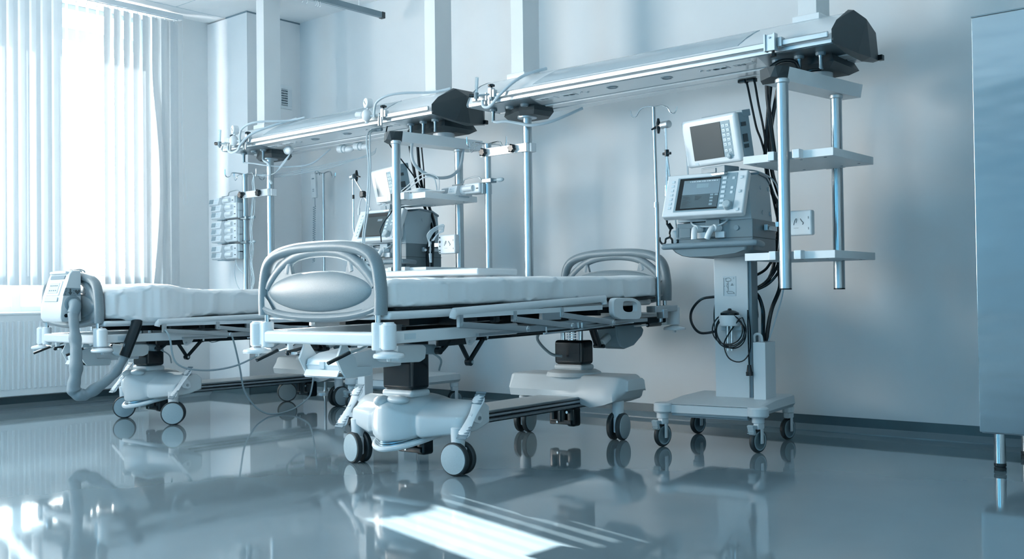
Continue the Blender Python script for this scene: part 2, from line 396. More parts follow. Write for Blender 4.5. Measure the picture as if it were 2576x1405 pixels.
# ================================================================== hospital beds
def arch(hw, z0, z1, n=22, p=2.3, a0=0.0, a1=PI):
    """half super-ellipse in the x-z plane from (hw, z0) over (0, z1) to (-hw, z0)"""
    o = []
    for i in range(n+1):
        a = a0 + (a1-a0)*i/n; c, s = math.cos(a), math.sin(a)
        o.append((hw*math.copysign(abs(c)**(2/p), c), 0, z0+(z1-z0)*abs(s)**(2/p)))
    return o
def board_mesh(y):
    b = B(); b.T = Matrix.Translation((-.012, y, 0))
    # outer hoop, legs slightly splayed outwards towards the foot
    hoop = [(.362, 0, .716)] + [(.364, 0, .80), (.357, 0, .865)]
    hoop += [(.345, 0, .915), (.322, 0, .950), (.285, 0, .973), (.235, 0, .988), (.16, 0, .999), (.08, 0, 1.003), (0, 0, 1.004)]
    hoop = hoop + [(-x, q, z) for x, q, z in hoop[-2::-1]]
    b.tube(hoop, .026, 14, 3, .030)
    low = [(.352, 0, .745), (.30, 0, .729), (.20, 0, .713), (.10, 0, .706), (0, 0, .704), (-.10, 0, .706), (-.20, 0, .713), (-.30, 0, .729), (-.352, 0, .745)]
    b.tube(low, .026, 12, 3, .020)
    # corner gussets between legs and lower rail
    for s in (-1, 1):
        b.prism([(s*.36, .72), (s*.36, .83), (s*.325, .775), (s*.27, .735), (s*.30, .715)], 'y', -.020, .020, .008)
    # inner arch that carries the panel, meeting the hoop at the top
    inn = [(.338, 0, .832), (.315, 0, .862), (.27, 0, .904), (.215, 0, .942), (.15, 0, .968), (.08, 0, .980), (0, 0, .984)]
    inn = inn + [(-x, q, z) for x, q, z in inn[-2::-1]]
    b.tube(inn, .018, 12, 3, .023)
    # web plate between inner arch, opening and lower rail: left and right cheeks and the lower field
    N = 24
    top = [(x, z) for x, q, z in [(p.x, p.y, p.z) for p in cr(inn, 3)]]
    def hole_lo(x): return .888 + .014*(1-(x/.2)**2)
    R = []
    for k in range(41):
        x = -.34 + .68*k/40
        zl = .706 + .04*(abs(x)/.35)**2.4
        zt = None
        for (xa, za), (xb, zb) in zip(top, top[1:]):
            if (xa-x)*(xb-x) <= 0: zt = za+(zb-za)*((x-xa)/(xb-xa) if xb != xa else 0); break
        if zt is None: zt = .82
        if abs(x) < .182: zt = min(zt, hole_lo(x))
        R.append([(x, -.010, zl), (x, -.010, zt), (x, .010, zt), (x, .010, zl)])
    b.rings(R)
    # rounded ends of the grip opening
    for s in (-1, 1): b.tube([(s*.205, 0, .895), (s*.198, 0, .92), (s*.192, 0, .945)], .020, 8, 3, .014)
    return b
def panel_mesh(y, s):
    b = B(); b.T = Matrix.Translation((-.012, y, .815))
    R = []
    for j in range(9):
        a = j/8*PI/2; k = math.cos(a); h = .034*math.sin(a)
        R.append([(.325*k*math.cos(2*PI*i/48)*(1-.06*math.sin(2*PI*i/48)**2), s*h, .087*k*math.sin(2*PI*i/48)) for i in range(48)])
    return b.rings(R)
def foot_cover():
    b = B(); R = []; N = 64
    for i in range(N+1):
        u = -1 + 2*i/N; t = abs(u); x = .355*u
        nose = .030*math.cos(min(1, t/.36)*PI/2)**1.2 if t < .36 else 0
        groove = .012*math.exp(-((t-.38)/.04)**2)
        yf = .372 + .122*t**1.3 - nose + groove
        zb = .134 + .048*t + .010*math.exp(-((t-.38)/.05)**2)
        zc = .258 + .046*math.exp(-(t/.24)**2)
        dip = .012*math.exp(-((t-.60)/.20)**2)
        zt = .322 + .022*max(0, 1-(t/.40)**2)
        e = max(0, (t-.94)/.06); k = 1-.14*e*e
        P = [(.69, zb+.035), (.60, zb+.006), (yf+.06, zb), (yf+.014, zb+.003), (yf+.003, zb+.014), (yf, zb+.035), (yf-.002, (zb+zc)/2), (yf, zc-.016), (yf+.004, zc-.004), (yf+.012, zc+.002),
             (yf+.030, zc+.012), (yf+.055, zt-.022-dip), (yf+.085, zt-.006-dip), (max(.53, yf+.12), zt-dip*.3), (.60, zt), (.655, zt-.008), (.69, zt-.035)]
        cy, cz = .56, (zb+zt)/2
        R.append([(x, cy+(y-cy)*k, cz+(z-cz)*k) for y, z in P])
    return b.rings(R)
def caster(parent, x, y, ang, r=.074, brake=False):
    """double-disc castor; ang = direction the wheel face looks at (about z)"""
    t = B(); t.cyl((x, y, .118), (x, y, .212), .030, .034, 18, .004).cyl((x, y, .205), (x, y, .255), .018)
    d = Vector((math.cos(ang), math.sin(ang), 0)); c = Vector((x, y, r))
    t.box(c+Vector((0, 0, .010)), (.02, .09, .085), .008, RZ(ang))
    f = part(parent, 'caster', t, M_white)
    for s in (-1, 1):
        w = B(); w.lathe(c+d*(.013*s), d*s, [(.02, 0), (r-.006, 0), (r, .005), (r, .020), (r-.004, .026), (r-.010, .027), (.0, .022)], 32)
        o = part(f, 'tyre', w, M_rubber)
        h = B(); h.lathe(c+d*(.013*s), d*s, [(r-.008, .024), (r-.009, .0295), (r*.5, .033), (0, .034)], 32)
        part(f, 'wheel_cap', h, M_wheel)
    return f
def make_bed(label, x0, y0, th, dz, tilt, cast, full):
    t = thing('hospital_bed', label, 'bed', (x0, y0, 0), th, 'hospital beds')
    S = lambda b: b.shear(dz, tilt)
    # boards
    for nm, y, s in (('footboard', 0, -1), ('headboard', 2.32, -1)):
        o = part(t, nm, S(board_mesh(y)), M_board)
        part(o, 'oval_panel', S(panel_mesh(y-.006, -1)), M_board)
        part(o, 'mounting_pin', S(B().cyl((.335, y, .67), (.335, y, .722), .0125).cyl((-.359, y, .67), (-.359, y, .722), .0125)), M_chrome)
    # upper frame
    b = B(); b.bb(-.36, .335, -.026, .026, .591, .648, .014, 3); part(t, 'foot_beam', S(b), M_wgloss)
    b = B(); b.bb(-.36, .335, 2.294, 2.346, .591, .648, .014, 3); part(t, 'head_beam', S(b), M_wgloss)
    for x in (-.378, .366):
        b = B(); b.bb(x-.018, x+.018, .03, .86, .597, .648, .008); o = part(t, 'side_beam', S(b), M_wgloss)
        b = B(); b.bb(x*.92-.018, x*.92+.018, .85, 2.30, .590, .626, .006); part(o, 'rear_section', S(b), M_blackm)
    b = B(); b.bb(.3845, .3865, .10, .165, .612, .636); part(t, 'warning_label', S(b), M_label)
    for sx in (-1, 1):
        for y in (0, 2.32):
            c = -.012 + sx*.347; b = B(); b.cyl((c, y, .574), (c, y, .686), .0275, None, 20, .003)
            part(t, 'corner_post', S(b), M_wgloss)
            c2 = -.012+sx*.412; b = B(); b.cyl((c2, y-.006, .577), (c2, y-.006, .682), .031, None, 24, .006).cyl((c2, y-.006, .682), (c2, y-.006, .687), .022).bb(min(c, c2), max(c, c2), y-.018, y+.006, .585, .676)
            o = part(t, 'bumper_roller', S(b), M_white)
            b = B(); b.lathe((c2, y-.006, .545), (0, 0, 1), [(.03, 0), (.062, .002), (.064, .010), (.060, .018), (.035, .024), (.018, .030)], 30).cyl((c2, y-.006, .532), (c2, y-.006, .548), .009)
            part(o, 'bumper_disc', S(b), M_wgloss)
    # lying surface in four sections
    for y0_, y1_ in ((.015, .62), (.63, 1.02), (1.03, 1.30), (1.31, 2.18)):
        b = B(); q = 0 if y0_ < .5 else .055; b.bb(-.40+q, .385-q, y0_, y1_, .695, .730, .014, 3); part(t, 'deck_section', S(b), M_wgloss)
    b = B()
    for y in (.5, .95, 1.2, 1.6, 2.0): b.bb(-.36, .35, y-.015, y+.015, .655, .697)
    for x in (-.2, .2): b.bb(x-.02, x+.02, .3, 2.2, .66, .697)
    part(t, 'deck_support', S(b), M_blackm)
    b = B(); b.bb(-.39, .375, .06, 2.15, .730, .741, .004); part(t, 'deck_shade_sheet', S(b), M_blackm)  # black sheet stands for the line of shade between deck and mattress
    # folded-down side rail on the two long sides
    for sx in (-1, 1):
        X = -.012 + sx*.468; q = sx
        b = B(); b.tube([(X, .316, .690), (X, .322, .708), (X, .345, .717), (X, .42, .7195), (X, 1.40, .7435), (X, 1.455, .744), (X, 1.482, .735), (X, 1.487, .718)], .013, 10, 5, .018)
        b.bb(X-.010, X+.006, .36, 1.46, .690, .712)
        r = part(t, 'side_rail', S(b), M_white)
        for ya, za, yb, zb in ((.370, .661, .833, .622), (.742, .670, 1.192, .620), (1.110, .676, 1.565, .620)):
            d = Vector((0, yb-ya, zb-za)); a = math.atan2(zb-za, yb-ya); b = B()
            b.box((X, (ya+yb)/2, (za+zb)/2), (.012, d.length, .027), .004, RX(a))
            o = part(r, 'rail_strut', S(b), M_alu)
            b = B()
            for yy, zz in ((ya, za), (yb, zb)): b.cyl((X-.010, yy, zz), (X+.010, yy, zz), .015, None, 14, .003).cyl((X-.014, yy, zz), (X+.014, yy, zz), .006)
            b.bb(X-.009, X+.009, ya-.02, ya+.006, za-.01, .70+ya*.01, .002)
            part(o, 'pivot', S(b), M_alu)
        b = B()
        for ya, za, yb, zb in ((.833, .622, 1.30, .640), (1.192, .620, 1.60, .645)):
            a = math.atan2(zb-za, yb-ya); b.box((X-sx*.016, (ya+yb)/2, (za+zb)/2), (.010, yb-ya, .022), .003, RX(a))
        b.bb(X-.02, X+.004, .95, 1.10, .655, .715, .003).bb(X-.03, X-.01, .5, 1.65, .606, .618)
        part(r, 'lower_rail', S(b), M_steel)
        b = B(); b.tube([(X, .98, .625), (X, .985, .600), (X, 1.02, .594), (X, 1.70, .612), (X, 1.76, .612)], .0045, 7, 4).bb(X-.004, X+.004, 1.28, 1.288, .598, .632).bb(X-.004, X+.004, 1.55, 1.558, .6, .64)
        part(r, 'release_rod', S(b), M_chrome)
        b = B(); b.bb(X-.05, X-.02, .42, .50, .672, .70).bb(X-.05, X-.02, .62, .66, .66, .69, .006)
        part(r, 'latch', S(b), M_black)
        # hand control panel with a grip opening at the head end of the rail
        y0_, y1_, z0_, z1_ = 1.552, 1.832, .632, .742; b = B(); out = []; inn_ = []
        n = 40
        for i in range(n):
            a = 2*PI*i/n; c, s_ = math.cos(a), math.sin(a)
            e = lambda v, k: math.copysign(abs(v)**k, v)
            out.append(((y0_+y1_)/2+e(c, .5)*.142, (z0_+z1_)/2+e(s_, .5)*.057 - .014*c))
            inn_.append((1.715+e(c, .55)*.072, .698+e(s_, .55)*.029 - .006*c))
        R = [[(X+h, y, z) for y, z in P_] for h, P_ in ((-.014, inn_), (-.014, out), (.008, out), (.014, [((y-1.69)*.96+1.69, (z-.69)*.94+.69) for y, z in out]), (.014, inn_), (-.014, inn_))]
        b.rings(R, True, False)
        part(r, 'hand_panel', S(b), M_white)
        b = B(); b.cyl((X-.05, 1.86, .588), (X-.05, 2.02, .588), .005).bb(X-.06, X-.02, 1.6, 1.95, .61, .628)
        o = part(t, 'release_lever', S(b), M_steel)
        b = B(); b.tube([(X-.05, 2.0, .588), (X-.05, 2.02, .588), (X-.05, 2.12, .588), (X-.05, 2.135, .588)], .0125, 10)
        part(o, 'lever_grip', S(b), M_black)
    # accessory bracket near the head, linkages and actuators below
    b = B(); b.bb(.37, .43, 2.05, 2.30, .655, .690, .004).bb(.395, .44, 2.12, 2.17, .62, .67, .004).cyl((.405, 2.145, .60), (.405, 2.145, .64), .012)
    part(t, 'accessory_bracket', S(b), M_alu)
    for x in (.29, -.31):
        b = B(); b.tube([(x, .40, .545), (x, .43, .548), (x, .48, .583)], .012, 8).bb(x-.008, x+.008, .40, .60, .563, .598, .003)
        b.box((x, .5815, .530), (.012, .022, .105), .004, RX(math.atan2(.063, .09))).box((x, .668, .535), (.012, .150, .022), .004, RX(math.atan2(.105, .109)))
        b.cyl((x-.012, .613, .482), (x+.012, .613, .482), .018, None, 14).cyl((x-.012, .722, .588), (x+.012, .722, .588), .015, None, 14).cyl((x-.012, .41, .545), (x+.012, .41, .545), .016, None, 14)
        b.bb(x-.01, x+.01, .70, .745, .588, .612)
        o = part(t, 'folding_linkage', S(b), M_black)
        b = B(); b.prism([(.575, .60), (.655, .60), (.64, .575), (.612, .556), (.588, .560), (.58, .58)], 'x', x+.010, x+.016)
        part(o, 'pivot_plate', S(b), M_white)
        b = B()
        for yy, zz in ((.613, .482), (.722, .588), (.60, .575)): b.cyl((x+.012, yy, zz), (x+.021, yy, zz), .0075, None, 10)
        part(o, 'bolt', S(b), M_chrome)
    b = B(); b.prism([(.20, .580), (.36, .575), (.38, .56), (.37, .512), (.34, .500), (.22, .505), (.20, .52)], 'x', .11, .25, .008)
    o = part(t, 'drive_housing', S(b), M_cover)
    b = B(); b.cyl((.21, .28, .56), (.24, .44, .548), .022, None, 16, .004).cyl((.24, .42, .549), (.25, .47, .545), .012); part(o, 'actuator', S(b), M_midgrey)
    b = B(); b.prism([(1.86, .60), (2.10, .60), (2.16, .555), (2.14, .52), (2.05, .47), (1.95, .455), (1.90, .47), (1.87, .53)], 'x', .16, .29, .010)
    o = part(t, 'drive_housing', S(b), M_midgrey)
    b = B(); b.cyl((.225, 1.88, .53), (.235, 1.79, .495), .022, None, 16, .004); part(o, 'actuator', S(b), M_cover)
    b = B(); b.box((.25, 1.72, .55), (.016, .022, .16), .004, RX(.5)).box((.21, 1.745, .55), (.016, .022, .16), .004, RX(.5)).cyl((.2, 1.775, .482), (.265, 1.775, .482), .011)
    part(t, 'folding_linkage', S(b), M_black)
    b = B(); b.bb(-.28, .28, .60, 2.15, .575, .602, .006); part(t, 'lower_tray', S(b), M_blackm)
    # cranked foot-end levers
    for x, sgn in ((-.255, -1), (.20, 1)):
        b = B(); b.tube([(x+.02, .05, .588), (x, .02, .572), (x-.02*1, -.05, .553)], .006, 8)
        o = part(t, 'crank_arm', S(b), M_chrome)
        b = B(); b.tube([(x-.012, -.02, .563), (x-.03, -.09, .535), (x-.036, -.115, .525)], .012, 8, r2=.008); part(o, 'crank_grip', S(b), M_black)
    b = B(); b.bb(-.215, -.20, -.012, .012, .545, .60, .003).bb(-.215, -.17, -.01, .01, .545, .556, .002)
    o = part(t, 'hook_plate', S(b), M_white)
    b = B(); b.cyl((-.20, -.016, .553), (-.20, .10, .57), .011, None, 14).ball((-.20, -.018, .553), .012, 12); part(o, 'spring_bolt', S(b), M_black)
    # battery box in its two-eared carrier below the foot beam
    b = B()
    for x in (-.150, .085):
        b.prism([(.03, .592), (.055, .592), (.075, .56), (.105, .53), (.115, .49), (.20, .487), (.205, .462), (.19, .452), (.05, .452), (.03, .475), (.0, .53)], 'x', x-.006, x+.006, .002)
    b.bb(-.15, .085, .03, .20, .447, .455, .002)
    o = part(t, 'battery_carrier', S(b), M_cover)
    b = B(); b.prism([(.035, .475), (.03, .50), (.035, .525), (.10, .548), (.22, .56), (.34, .555), (.40, .52), (.40, .475)], 'x', -.138, .075, .006)
    o2 = part(o, 'battery_box', S(b), M_white)
    b = B(); b.bb(-.05, -.02, .025, .034, .485, .515, .002).bb(-.138, .075, .0275, .033, .499, .502); part(o2, 'clasp', S(b), M_label)
    b = B(); b.box((-.035, .026, .467), (.21, .006, .030), .002, RX(-.5)); part(o, 'sign_strip', S(b), M_wgloss)
    # spiral cable and hoses between frame and columns
    b = B(); b.tube([(.13, .45, .56), (.17, .55, .50), (.12, .60, .44)], .005, 6, 6)
    b.tube([(-.08, 1.68, .58), (-.10, 1.66, .52), (-.06, 1.72, .44), (-.02, 1.78, .42)], .008, 8, 6).tube([(-.10, 1.0, .60), (-.12, 1.05, .55), (-.10, 1.2, .585), (-.05, 1.3, .60)], .003, 6, 4)
    part(t, 'frame_cable', S(b), M_cable)
    # lifting columns and wheeled base
    for y, zc in ((.505, .366), (1.87, .400)):
        b = B(); b.bb(-.095, .095, y-.062, y+.062, zc, (.60 if y < 1 else .535)+min(0, dz)*.5, .018, 4); o = part(t, 'lift_column', b, M_black)
        b = B(); b.bb(-.098, .098, y-.065, y+.065, zc-.034, zc, .02, 3); part(o, 'column_collar', b, M_cover)
        b = B()
        for x in (-.06, .06): b.cyl((x, y-.02, zc+.1), (x, y-.02, .60), .014)
        for k in range(5): b.cyl((0, y-.02, .52+k*.014+dz*.5), (0, y-.02, .528+k*.014+dz*.5), .028)
        part(o, 'piston', b, M_chrome)
    part(t, 'base_cover', foot_cover(), M_cover, ang=60)
    b = B(); b.ball((-.035, .385, .318), (.034, .044, .026), 20).ball((.045, .405, .326), (.066, .036, .020), 20); part(t, 'cover_lobe', b, M_cover)
    b = B()
    prof = lambda k: [(1.755-.03*k, .222), (1.735-.02*k, .262), (1.765, .338), (1.785, .348), (1.97, .348), (2.0, .33), (2.02, .25), (2.01, .222)]
    R = []
    for x, k, dzb in ((-.375, 0, .02), (-.36, .4, .005), (-.345, 1, 0), (-.12, 1, 0), (.10, 1, 0), (.14, 1, -.03), (.20, 1, -.045), (.28, 1, -.03), (.345, 1, -.008), (.365, .6, 0), (.385, -.3, .015), (.40, -1.2, .03)):
        P = prof(k); kk = 1 if abs(x) < .36 else (.9 if abs(x) < .38 else .72)
        R.append([(x, 1.88+(y-1.88)*kk, .285+(z-.285)*kk + (dzb if i in (0, 7) else 0)) for i, (y, z) in enumerate(P)])
    b.rings(R)
    part(t, 'base_cover', b, M_cover, ang=45)
    b = B(); b.lathe((0, 1.87, .335), (0, 0, 1), [(.0, 0), (.16, 0), (.15, .022), (.125, .034), (.10, .036)], 32); part(t, 'cover_dome', b, M_cover)
    b = B(); b.prism([(-.075, .176), (.135, .176), (.138, .190), (.132, .196), (.138, .203), (.138, .212), (.132, .218), (.134, .228), (-.13, .228), (-.138, .212), (-.138, .19)], 'y', .62, 1.80)
    o = part(t, 'base_beam', b, M_alu)
    b = B(); b.bb(-.13, .128, .62, 1.80, .2275, .231, .001); part(o, 'beam_cover', b, M_cover)
    b = B()
    for z in (.1765, .197, .2175): b.bb(.1315, .1375, .64, 1.78, z-.0022, z+.0022)
    part(o, 'beam_groove', b, M_black)
    for y in (.53, 1.74):
        b = B(); b.bb(.03, .085, y, y+.07, .062, .17, .014, 3).bb(-.085, -.05, y, y+.05, .068, .17, .008).bb(-.07, .07, y-.01, y+.012, .072, .098, .004).cyl((.0, y+.01, .09), (0, y+.01, .17), .03)
        o = part(t, 'brake_mechanism', b, M_black)
        b = B(); b.cyl((-.02, y-.016, .085), (-.02, y-.009, .085), .006, None, 10).cyl((.045, y-.014, .142), (.045, y, .142), .008, None, 10); part(o, 'screw', b, M_chrome)
    b = B()
    for k, (r, z, rr) in enumerate(((.128, .128, .0125), (.118, .148, .008), (.108, .164, .0065))):
        pts = [(-r*1.02, .535, z+.02), (-r*.98, .45, z+.008), (-r*.6, .375, z-.012), (0, .345, z-.020), (r*.6, .385, z-.010), (r*1.05, .46, z+.012), (r*1.25, .56, z+.035)]
        if k == 0: b.tube(pts, rr, 10, 6)
        else:
            pass
    o = part(t, 'front_bumper', b, M_white)
    b = B()
    for k, (r, z, rr) in enumerate(((.122, .141, .0055), (.116, .151, .0055), (.110, .160, .005))):
        pts = [(-r*1.02, .535, z+.02), (-r*.98, .455, z+.006), (-r*.6, .385, z-.012), (0, .357, z-.020), (r*.6, .395, z-.010), (r*1.05, .465, z+.012), (r*1.25, .56, z+.03)]
        b.tube(pts, rr, 8, 6)
    part(o, 'bumper_strip', b, M_gas)
    for sx in (-1, 1):
        X = sx*.385; b = B()
        pts = [(X, .575, .350), (X+.004, .545, .305), (X+.006, .51, .262), (X+.002, .475, .212), (X-.002, .452, .172)]
        b.tube(pts, .040, 12, 4, .011, True, lambda u: (1.0-.5*math.sin(PI*u))*min(1, .35+7*u, .35+7*(1-u)))
        b.prism([(.50, .265), (.545, .30), (.575, .265), (.58, .235), (.56, .225), (.525, .235)], 'x', X-.008, X+.010, .003)
        o = part(t, 'foot_pedal', b, M_white)
        b = B()
        for yy, zz, m_ in ((.567, .334, 0), (.464, .192, 1)):
            for k in range(5): b.box((X+sx*.002, yy-.004+(k-2)*.0085, zz+.004+(k-2)*.011), (.056, .004, .012), .0015, RX(-.9))
        part(o, 'pedal_tread', b, M_midgrey)
        b = B(); b.cyl((X-.012, .555, .25), (X+.016, .555, .25), .009, None, 12); part(o, 'pedal_bolt', b, M_alu)
    for (cx, cy, a) in cast: caster(t, cx, cy, math.radians(a))
    return t
make_bed('near hospital bed with grey oval footboard, black lifting columns and folded side rails', -3.425, 2.751, .047, 0, .015,
         [(.318, .50, -85), (-.318, .50, -104), (.318, 1.823, 6), (-.318, 1.823, 10)], True)
make_bed('far hospital bed beside the window with the mattress pump hung on its footboard', -6.209, 3.032, -.023, -.06, 0,
         [(.318, .50, -38), (-.318, .50, -30), (.318, 1.823, 0), (-.318, 1.823, -32)], False)
# mattresses under their fitted sheets
def mattress(label, x0, y0, th, z0, z1, y_a, y_b, tilt, bulky):
    b = B(); nx, ny = 26, 220; hw = .378; M = Matrix.Translation((x0, y0, 0)) @ Matrix.Rotation(th, 4, 'Z')
    R = []
    for j in range(ny+1):
        y = y_a+(y_b-y_a)*j/ny; ring = []
        ee = min(1, min(y-y_a, y_b-y)/.05+.02) if True else 1; e = math.sqrt(max(0, 1-(1-ee)**2))
        h = z1-z0; N = 72; bl = bulky*math.exp(-((y-.36)/.22)**2)
        for i in range(N):
            a = 2*PI*i/N+PI/N; c, s = math.cos(a), math.sin(a)
            k = lambda v, q: math.copysign(abs(v)**q, v)
            px = k(c, .22)*hw; pz = k(s, .22)*h/2
            q = Vector((px*3.2, y*3.6, pz*5)); w = noise.noise(q)*.007 + noise.noise(q*2.7)*.005 + noise.noise(q*6)*.0015
            fold = 0
            d1 = abs(((y*1.0 + pz*1.9 + .2) % .43) - .21); fold += .006*math.exp(-(d1/.014)**2)*(1 if s < .7 else .3)
            d2 = abs(((y*.7 - pz*1.5 + .1) % .57) - .28); fold += .005*math.exp(-(d2/.016)**2)
            drape = .012*max(0, -s)*math.sin(y*19+noise.noise(Vector((y*4, 0, 3)))*3)*max(0, abs(c)-.5)
            if bulky and y < .75:
                g = math.exp(-((y-.25)/.25)**2)
                fold += g*(.034*(abs(noise.noise(Vector((y*8+pz*15, pz*5, 5))))-.2)+.014*abs(noise.noise(Vector((y*17+pz*40, pz*9, 2)))))
            wk = 1.0 if bulky else .45
            rg = 1-abs(noise.noise(Vector((y*2.6+pz*7.0, px*1.5, 11)))*2.2); fold += wk*.018*max(0, rg-.5)
            rg = 1-abs(noise.noise(Vector((y*6.0-pz*11.0, px*2.5, 4)))*2.2); fold += wk*.014*max(0, rg-.55)
            px *= 1+(w+fold)/hw*1.0+bl*.12; 
            pz = pz+drape+w*.5+(fold*.5 if s > .5 else 0) + bl*(.04 if s > 0 else -.035)
            ring.append(M @ Vector((px*(.93+.07*e)-.010, y, (z0+z1)/2+pz*(.72+.28*e)+tilt*y)))
        R.append(ring)
    b.rings(R)
    return solo('mattress', label, 'mattress', b, M_sheet, 'mattresses in fitted sheets', 75)
mattress('white sheeted mattress lying on the near hospital bed', -3.425, 2.751, .047, .738, .864, .035, 2.19, .0135, 0)
mattress('white sheeted mattress on the far bed, its sheet crumpled at the pump end', -6.209, 3.032, -.023, .678, .852, .035, 2.19, .004, 1)
# mattress pump hung on the far footboard, with its covered air hose
t = thing('mattress_pump', 'pale air mattress pump with carrying handle and covered hose on the far footboard', 'pump', (-6.209, 3.032, 0), -.023)
b = B(); R = []
side = [(-.035, .668), (-.150, .668), (-.163, .69), (-.163, .75), (-.150, .82), (-.118, .92), (-.100, .965), (-.085, .978), (-.04, .978), (-.035, .965)]
for x, k in ((-.080, .93), (-.072, .985), (-.06, 1), (.180, 1), (.192, .985), (.199, .93)):
    R.append([(x, -.095+(y+.095)*k, .82+(z-.82)*k) for y, z in side])
b.rings(R)
body = part(t, 'body', b, M_cover, ang=50)
b = B(); b.box((.060, -.1345, .868), (.175, .012, .092), .005, RX(-.31)); fr = part(t, 'control_panel', b, M_white)
b = B(); b.box((.060, -.1395, .870), (.13, .008, .066), .003, RX(-.31)); part(fr, 'key_sheet', b, M_label)
b = B()
for k in range(8): b.box((.02+.027*(k % 4), -.1485+.0093*(k//4), .856+.029*(k//4)), (.012, .006, .006), .001, RX(-.31))
part(fr, 'key', b, M_midgrey)
b = B(); b.box((.06, -.1575, .802), (.17, .006, .026), .002, RX(-.2)); part(t, 'label_strip', b, M_label)
b = B(); b.box((.06, -.1135, .935), (.19, .008, .024), .003, RX(-.35)); part(t, 'recess_shade_strip', b, M_midgrey)  # raised grey strip painted as the shade inside the grip recess
b = B(); b.bb(-.05, .17, -.120, -.092, .955, .973, .008); part(t, 'carrying_handle', b, M_white)
b = B(); b.cyl((.194, -.088, .775), (.207, -.088, .775), .050, None, 28, .003); port = part(t, 'air_port', b, M_midgrey)
b = B(); b.tube([(.20, -.088, .775), (.225, -.09, .774), (.246, -.095, .762), (.256, -.105, .738), (.258, -.115, .715)], .034, 14, 5); part(port, 'elbow', b, M_midgrey)
b = B(); b.cyl((.197, -.13, .705), (.2015, -.13, .705), .011, None, 16); part(t, 'power_socket', b, M_black)
b = B(); b.prism([(-.148, .824), (-.040, .822), (-.040, .868), (-.132, .872)], 'x', .197, .2008); st = part(t, 'warning_sticker', b, M_sticker)
b = B(); mx = Matrix.Translation((.2012, 0, 0)) @ Matrix(((0, 0, 1, 0), (1, 0, 0, 0), (0, 1, 0, 0), (0, 0, 0, 1)))
for i, ch in enumerate('CPR'): add_text(b, ch, .017, mx @ Matrix.Translation((-.128-.003*i, .861-.0145*i, 0)))
b.bb(.2008, .2016, -.109, -.099, .843, .866).prism([(-.117, .845), (-.091, .845), (-.104, .827)], 'x', .2008, .2016)
b.bb(.2008, .2016, -.085, -.080, .851, .856).bb(.2008, .2016, -.085, -.080, .837, .842)
hp = []
for i in range(28):
    a = 2*PI*i/28; hp.append((-.060+.00105*16*math.sin(a)**3, .847+.00105*(13*math.cos(a)-5*math.cos(2*a)-2*math.cos(3*a)-math.cos(4*a))))
b.prism(hp, 'x', .2008, .2016)
part(st, 'sticker_print', b, M_mark)
b = B(); b.tube([(.258, -.115, .72), (.280, -.12, .66), (.298, -.12, .56), (.330, -.13, .47), (.345, -.14, .37), (.338, -.15, .29), (.338, -.14, .252), (.348, -.10, .237), (.358, -.06, .250), (.375, .02, .305), (.395, .08, .365), (.412, .12, .44), (.425, .15, .53)], .034, 14, 8, None, True,
                lambda u: .80+.30*math.sin(PI*min(1, u*1.15))+.075*math.sin(u*47)+.06*math.sin(u*83+1))
part(t, 'covered_hose', b, M_fabric)
b = B(); b.tube([(.414, .125, .455), (.426, .15, .53), (.440, .185, .63), (.435, .195, .665)], .040, 12, 5, .030); part(t, 'hose_cuff', b, M_blackm)
b = B(); b.tube([(.06, -.04, .981), (.06, .0, .985), (.06, .03, .975), (.06, .035, .95)], .004, 6, 4).tube([(.1, -.04, .981), (.1, .0, .985), (.1, .03, .975), (.1, .035, .95)], .004, 6, 4); part(t, 'hanging_hook', b, M_chrome)
# wire bracket and loose cable on the far bed
b = B(); M4 = Matrix.Translation((-6.209, 3.032, 0)) @ Matrix.Rotation(-.023, 4, 'Z')
b.T = M4; b.tube([(.47, .36, .61), (.49, .38, .56), (.5, .42, .40), (.5, .6, .345), (.49, .85, .36), (.48, 1.1, .45), (.47, 1.3, .535)], .006, 7, 8)
solo('bed_cable', 'thin grey cable looping below the far bed frame above its base', 'cable', b, M_cable)
b = B(); b.tube([(-5.73, 3.85, .575), (-5.74, 3.885, .50), (-5.78, 3.95, .35), (-5.80, 4.00, .187), (-5.80, 4.08, .074), (-5.79, 4.16, .02), (-5.78, 4.23, .007), (-5.79, 4.33, .012), (-5.80, 4.43, .035), (-5.80, 4.53, .09), (-5.80, 4.56, .15), (-5.80, 4.58, .25), (-5.80, 4.60, .40)], .006, 7, 8)
solo('power_cable', 'grey cable hanging from the far bed and sagging onto the shiny floor', 'cable', b, M_cable)
# ================================================================== ceiling-hung supply beams
def hull(b, pts):
    vs = [b.v(p) for p in pts]; r = bmesh.ops.convex_hull(b.bm, input=vs)
    dead = [g for g in r.get('geom_interior', []) + r.get('geom_unused', []) if isinstance(g, bmesh.types.BMVert) and g.is_valid]
    if dead: bmesh.ops.delete(b.bm, geom=list(set(dead)), context='VERTS')
    return b
SECT = [(4.68, 1.976), (4.673, 1.986), (4.676, 2.0), (4.69, 2.028), (4.712, 2.058), (4.745, 2.090), (4.80, 2.127), (4.86, 2.154), (4.92, 2.168), (5.06, 2.170), (5.13, 2.150), (5.165, 2.10), (5.165, 1.976)]
def sect_pts(t0, t1, n, off):
    """points along the sloping upper front of the beam, pushed out by off"""
    o = []
    for i in range(n+1):
        f = 3.4+(t0+(t1-t0)*i/n)*3.4; k = int(f); u = f-k; (a, b_), (c, d) = SECT[k], SECT[k+1]
        o.append((a+(c-a)*u-off*.7, b_+(d-b_)*u+off*.7))
    return o
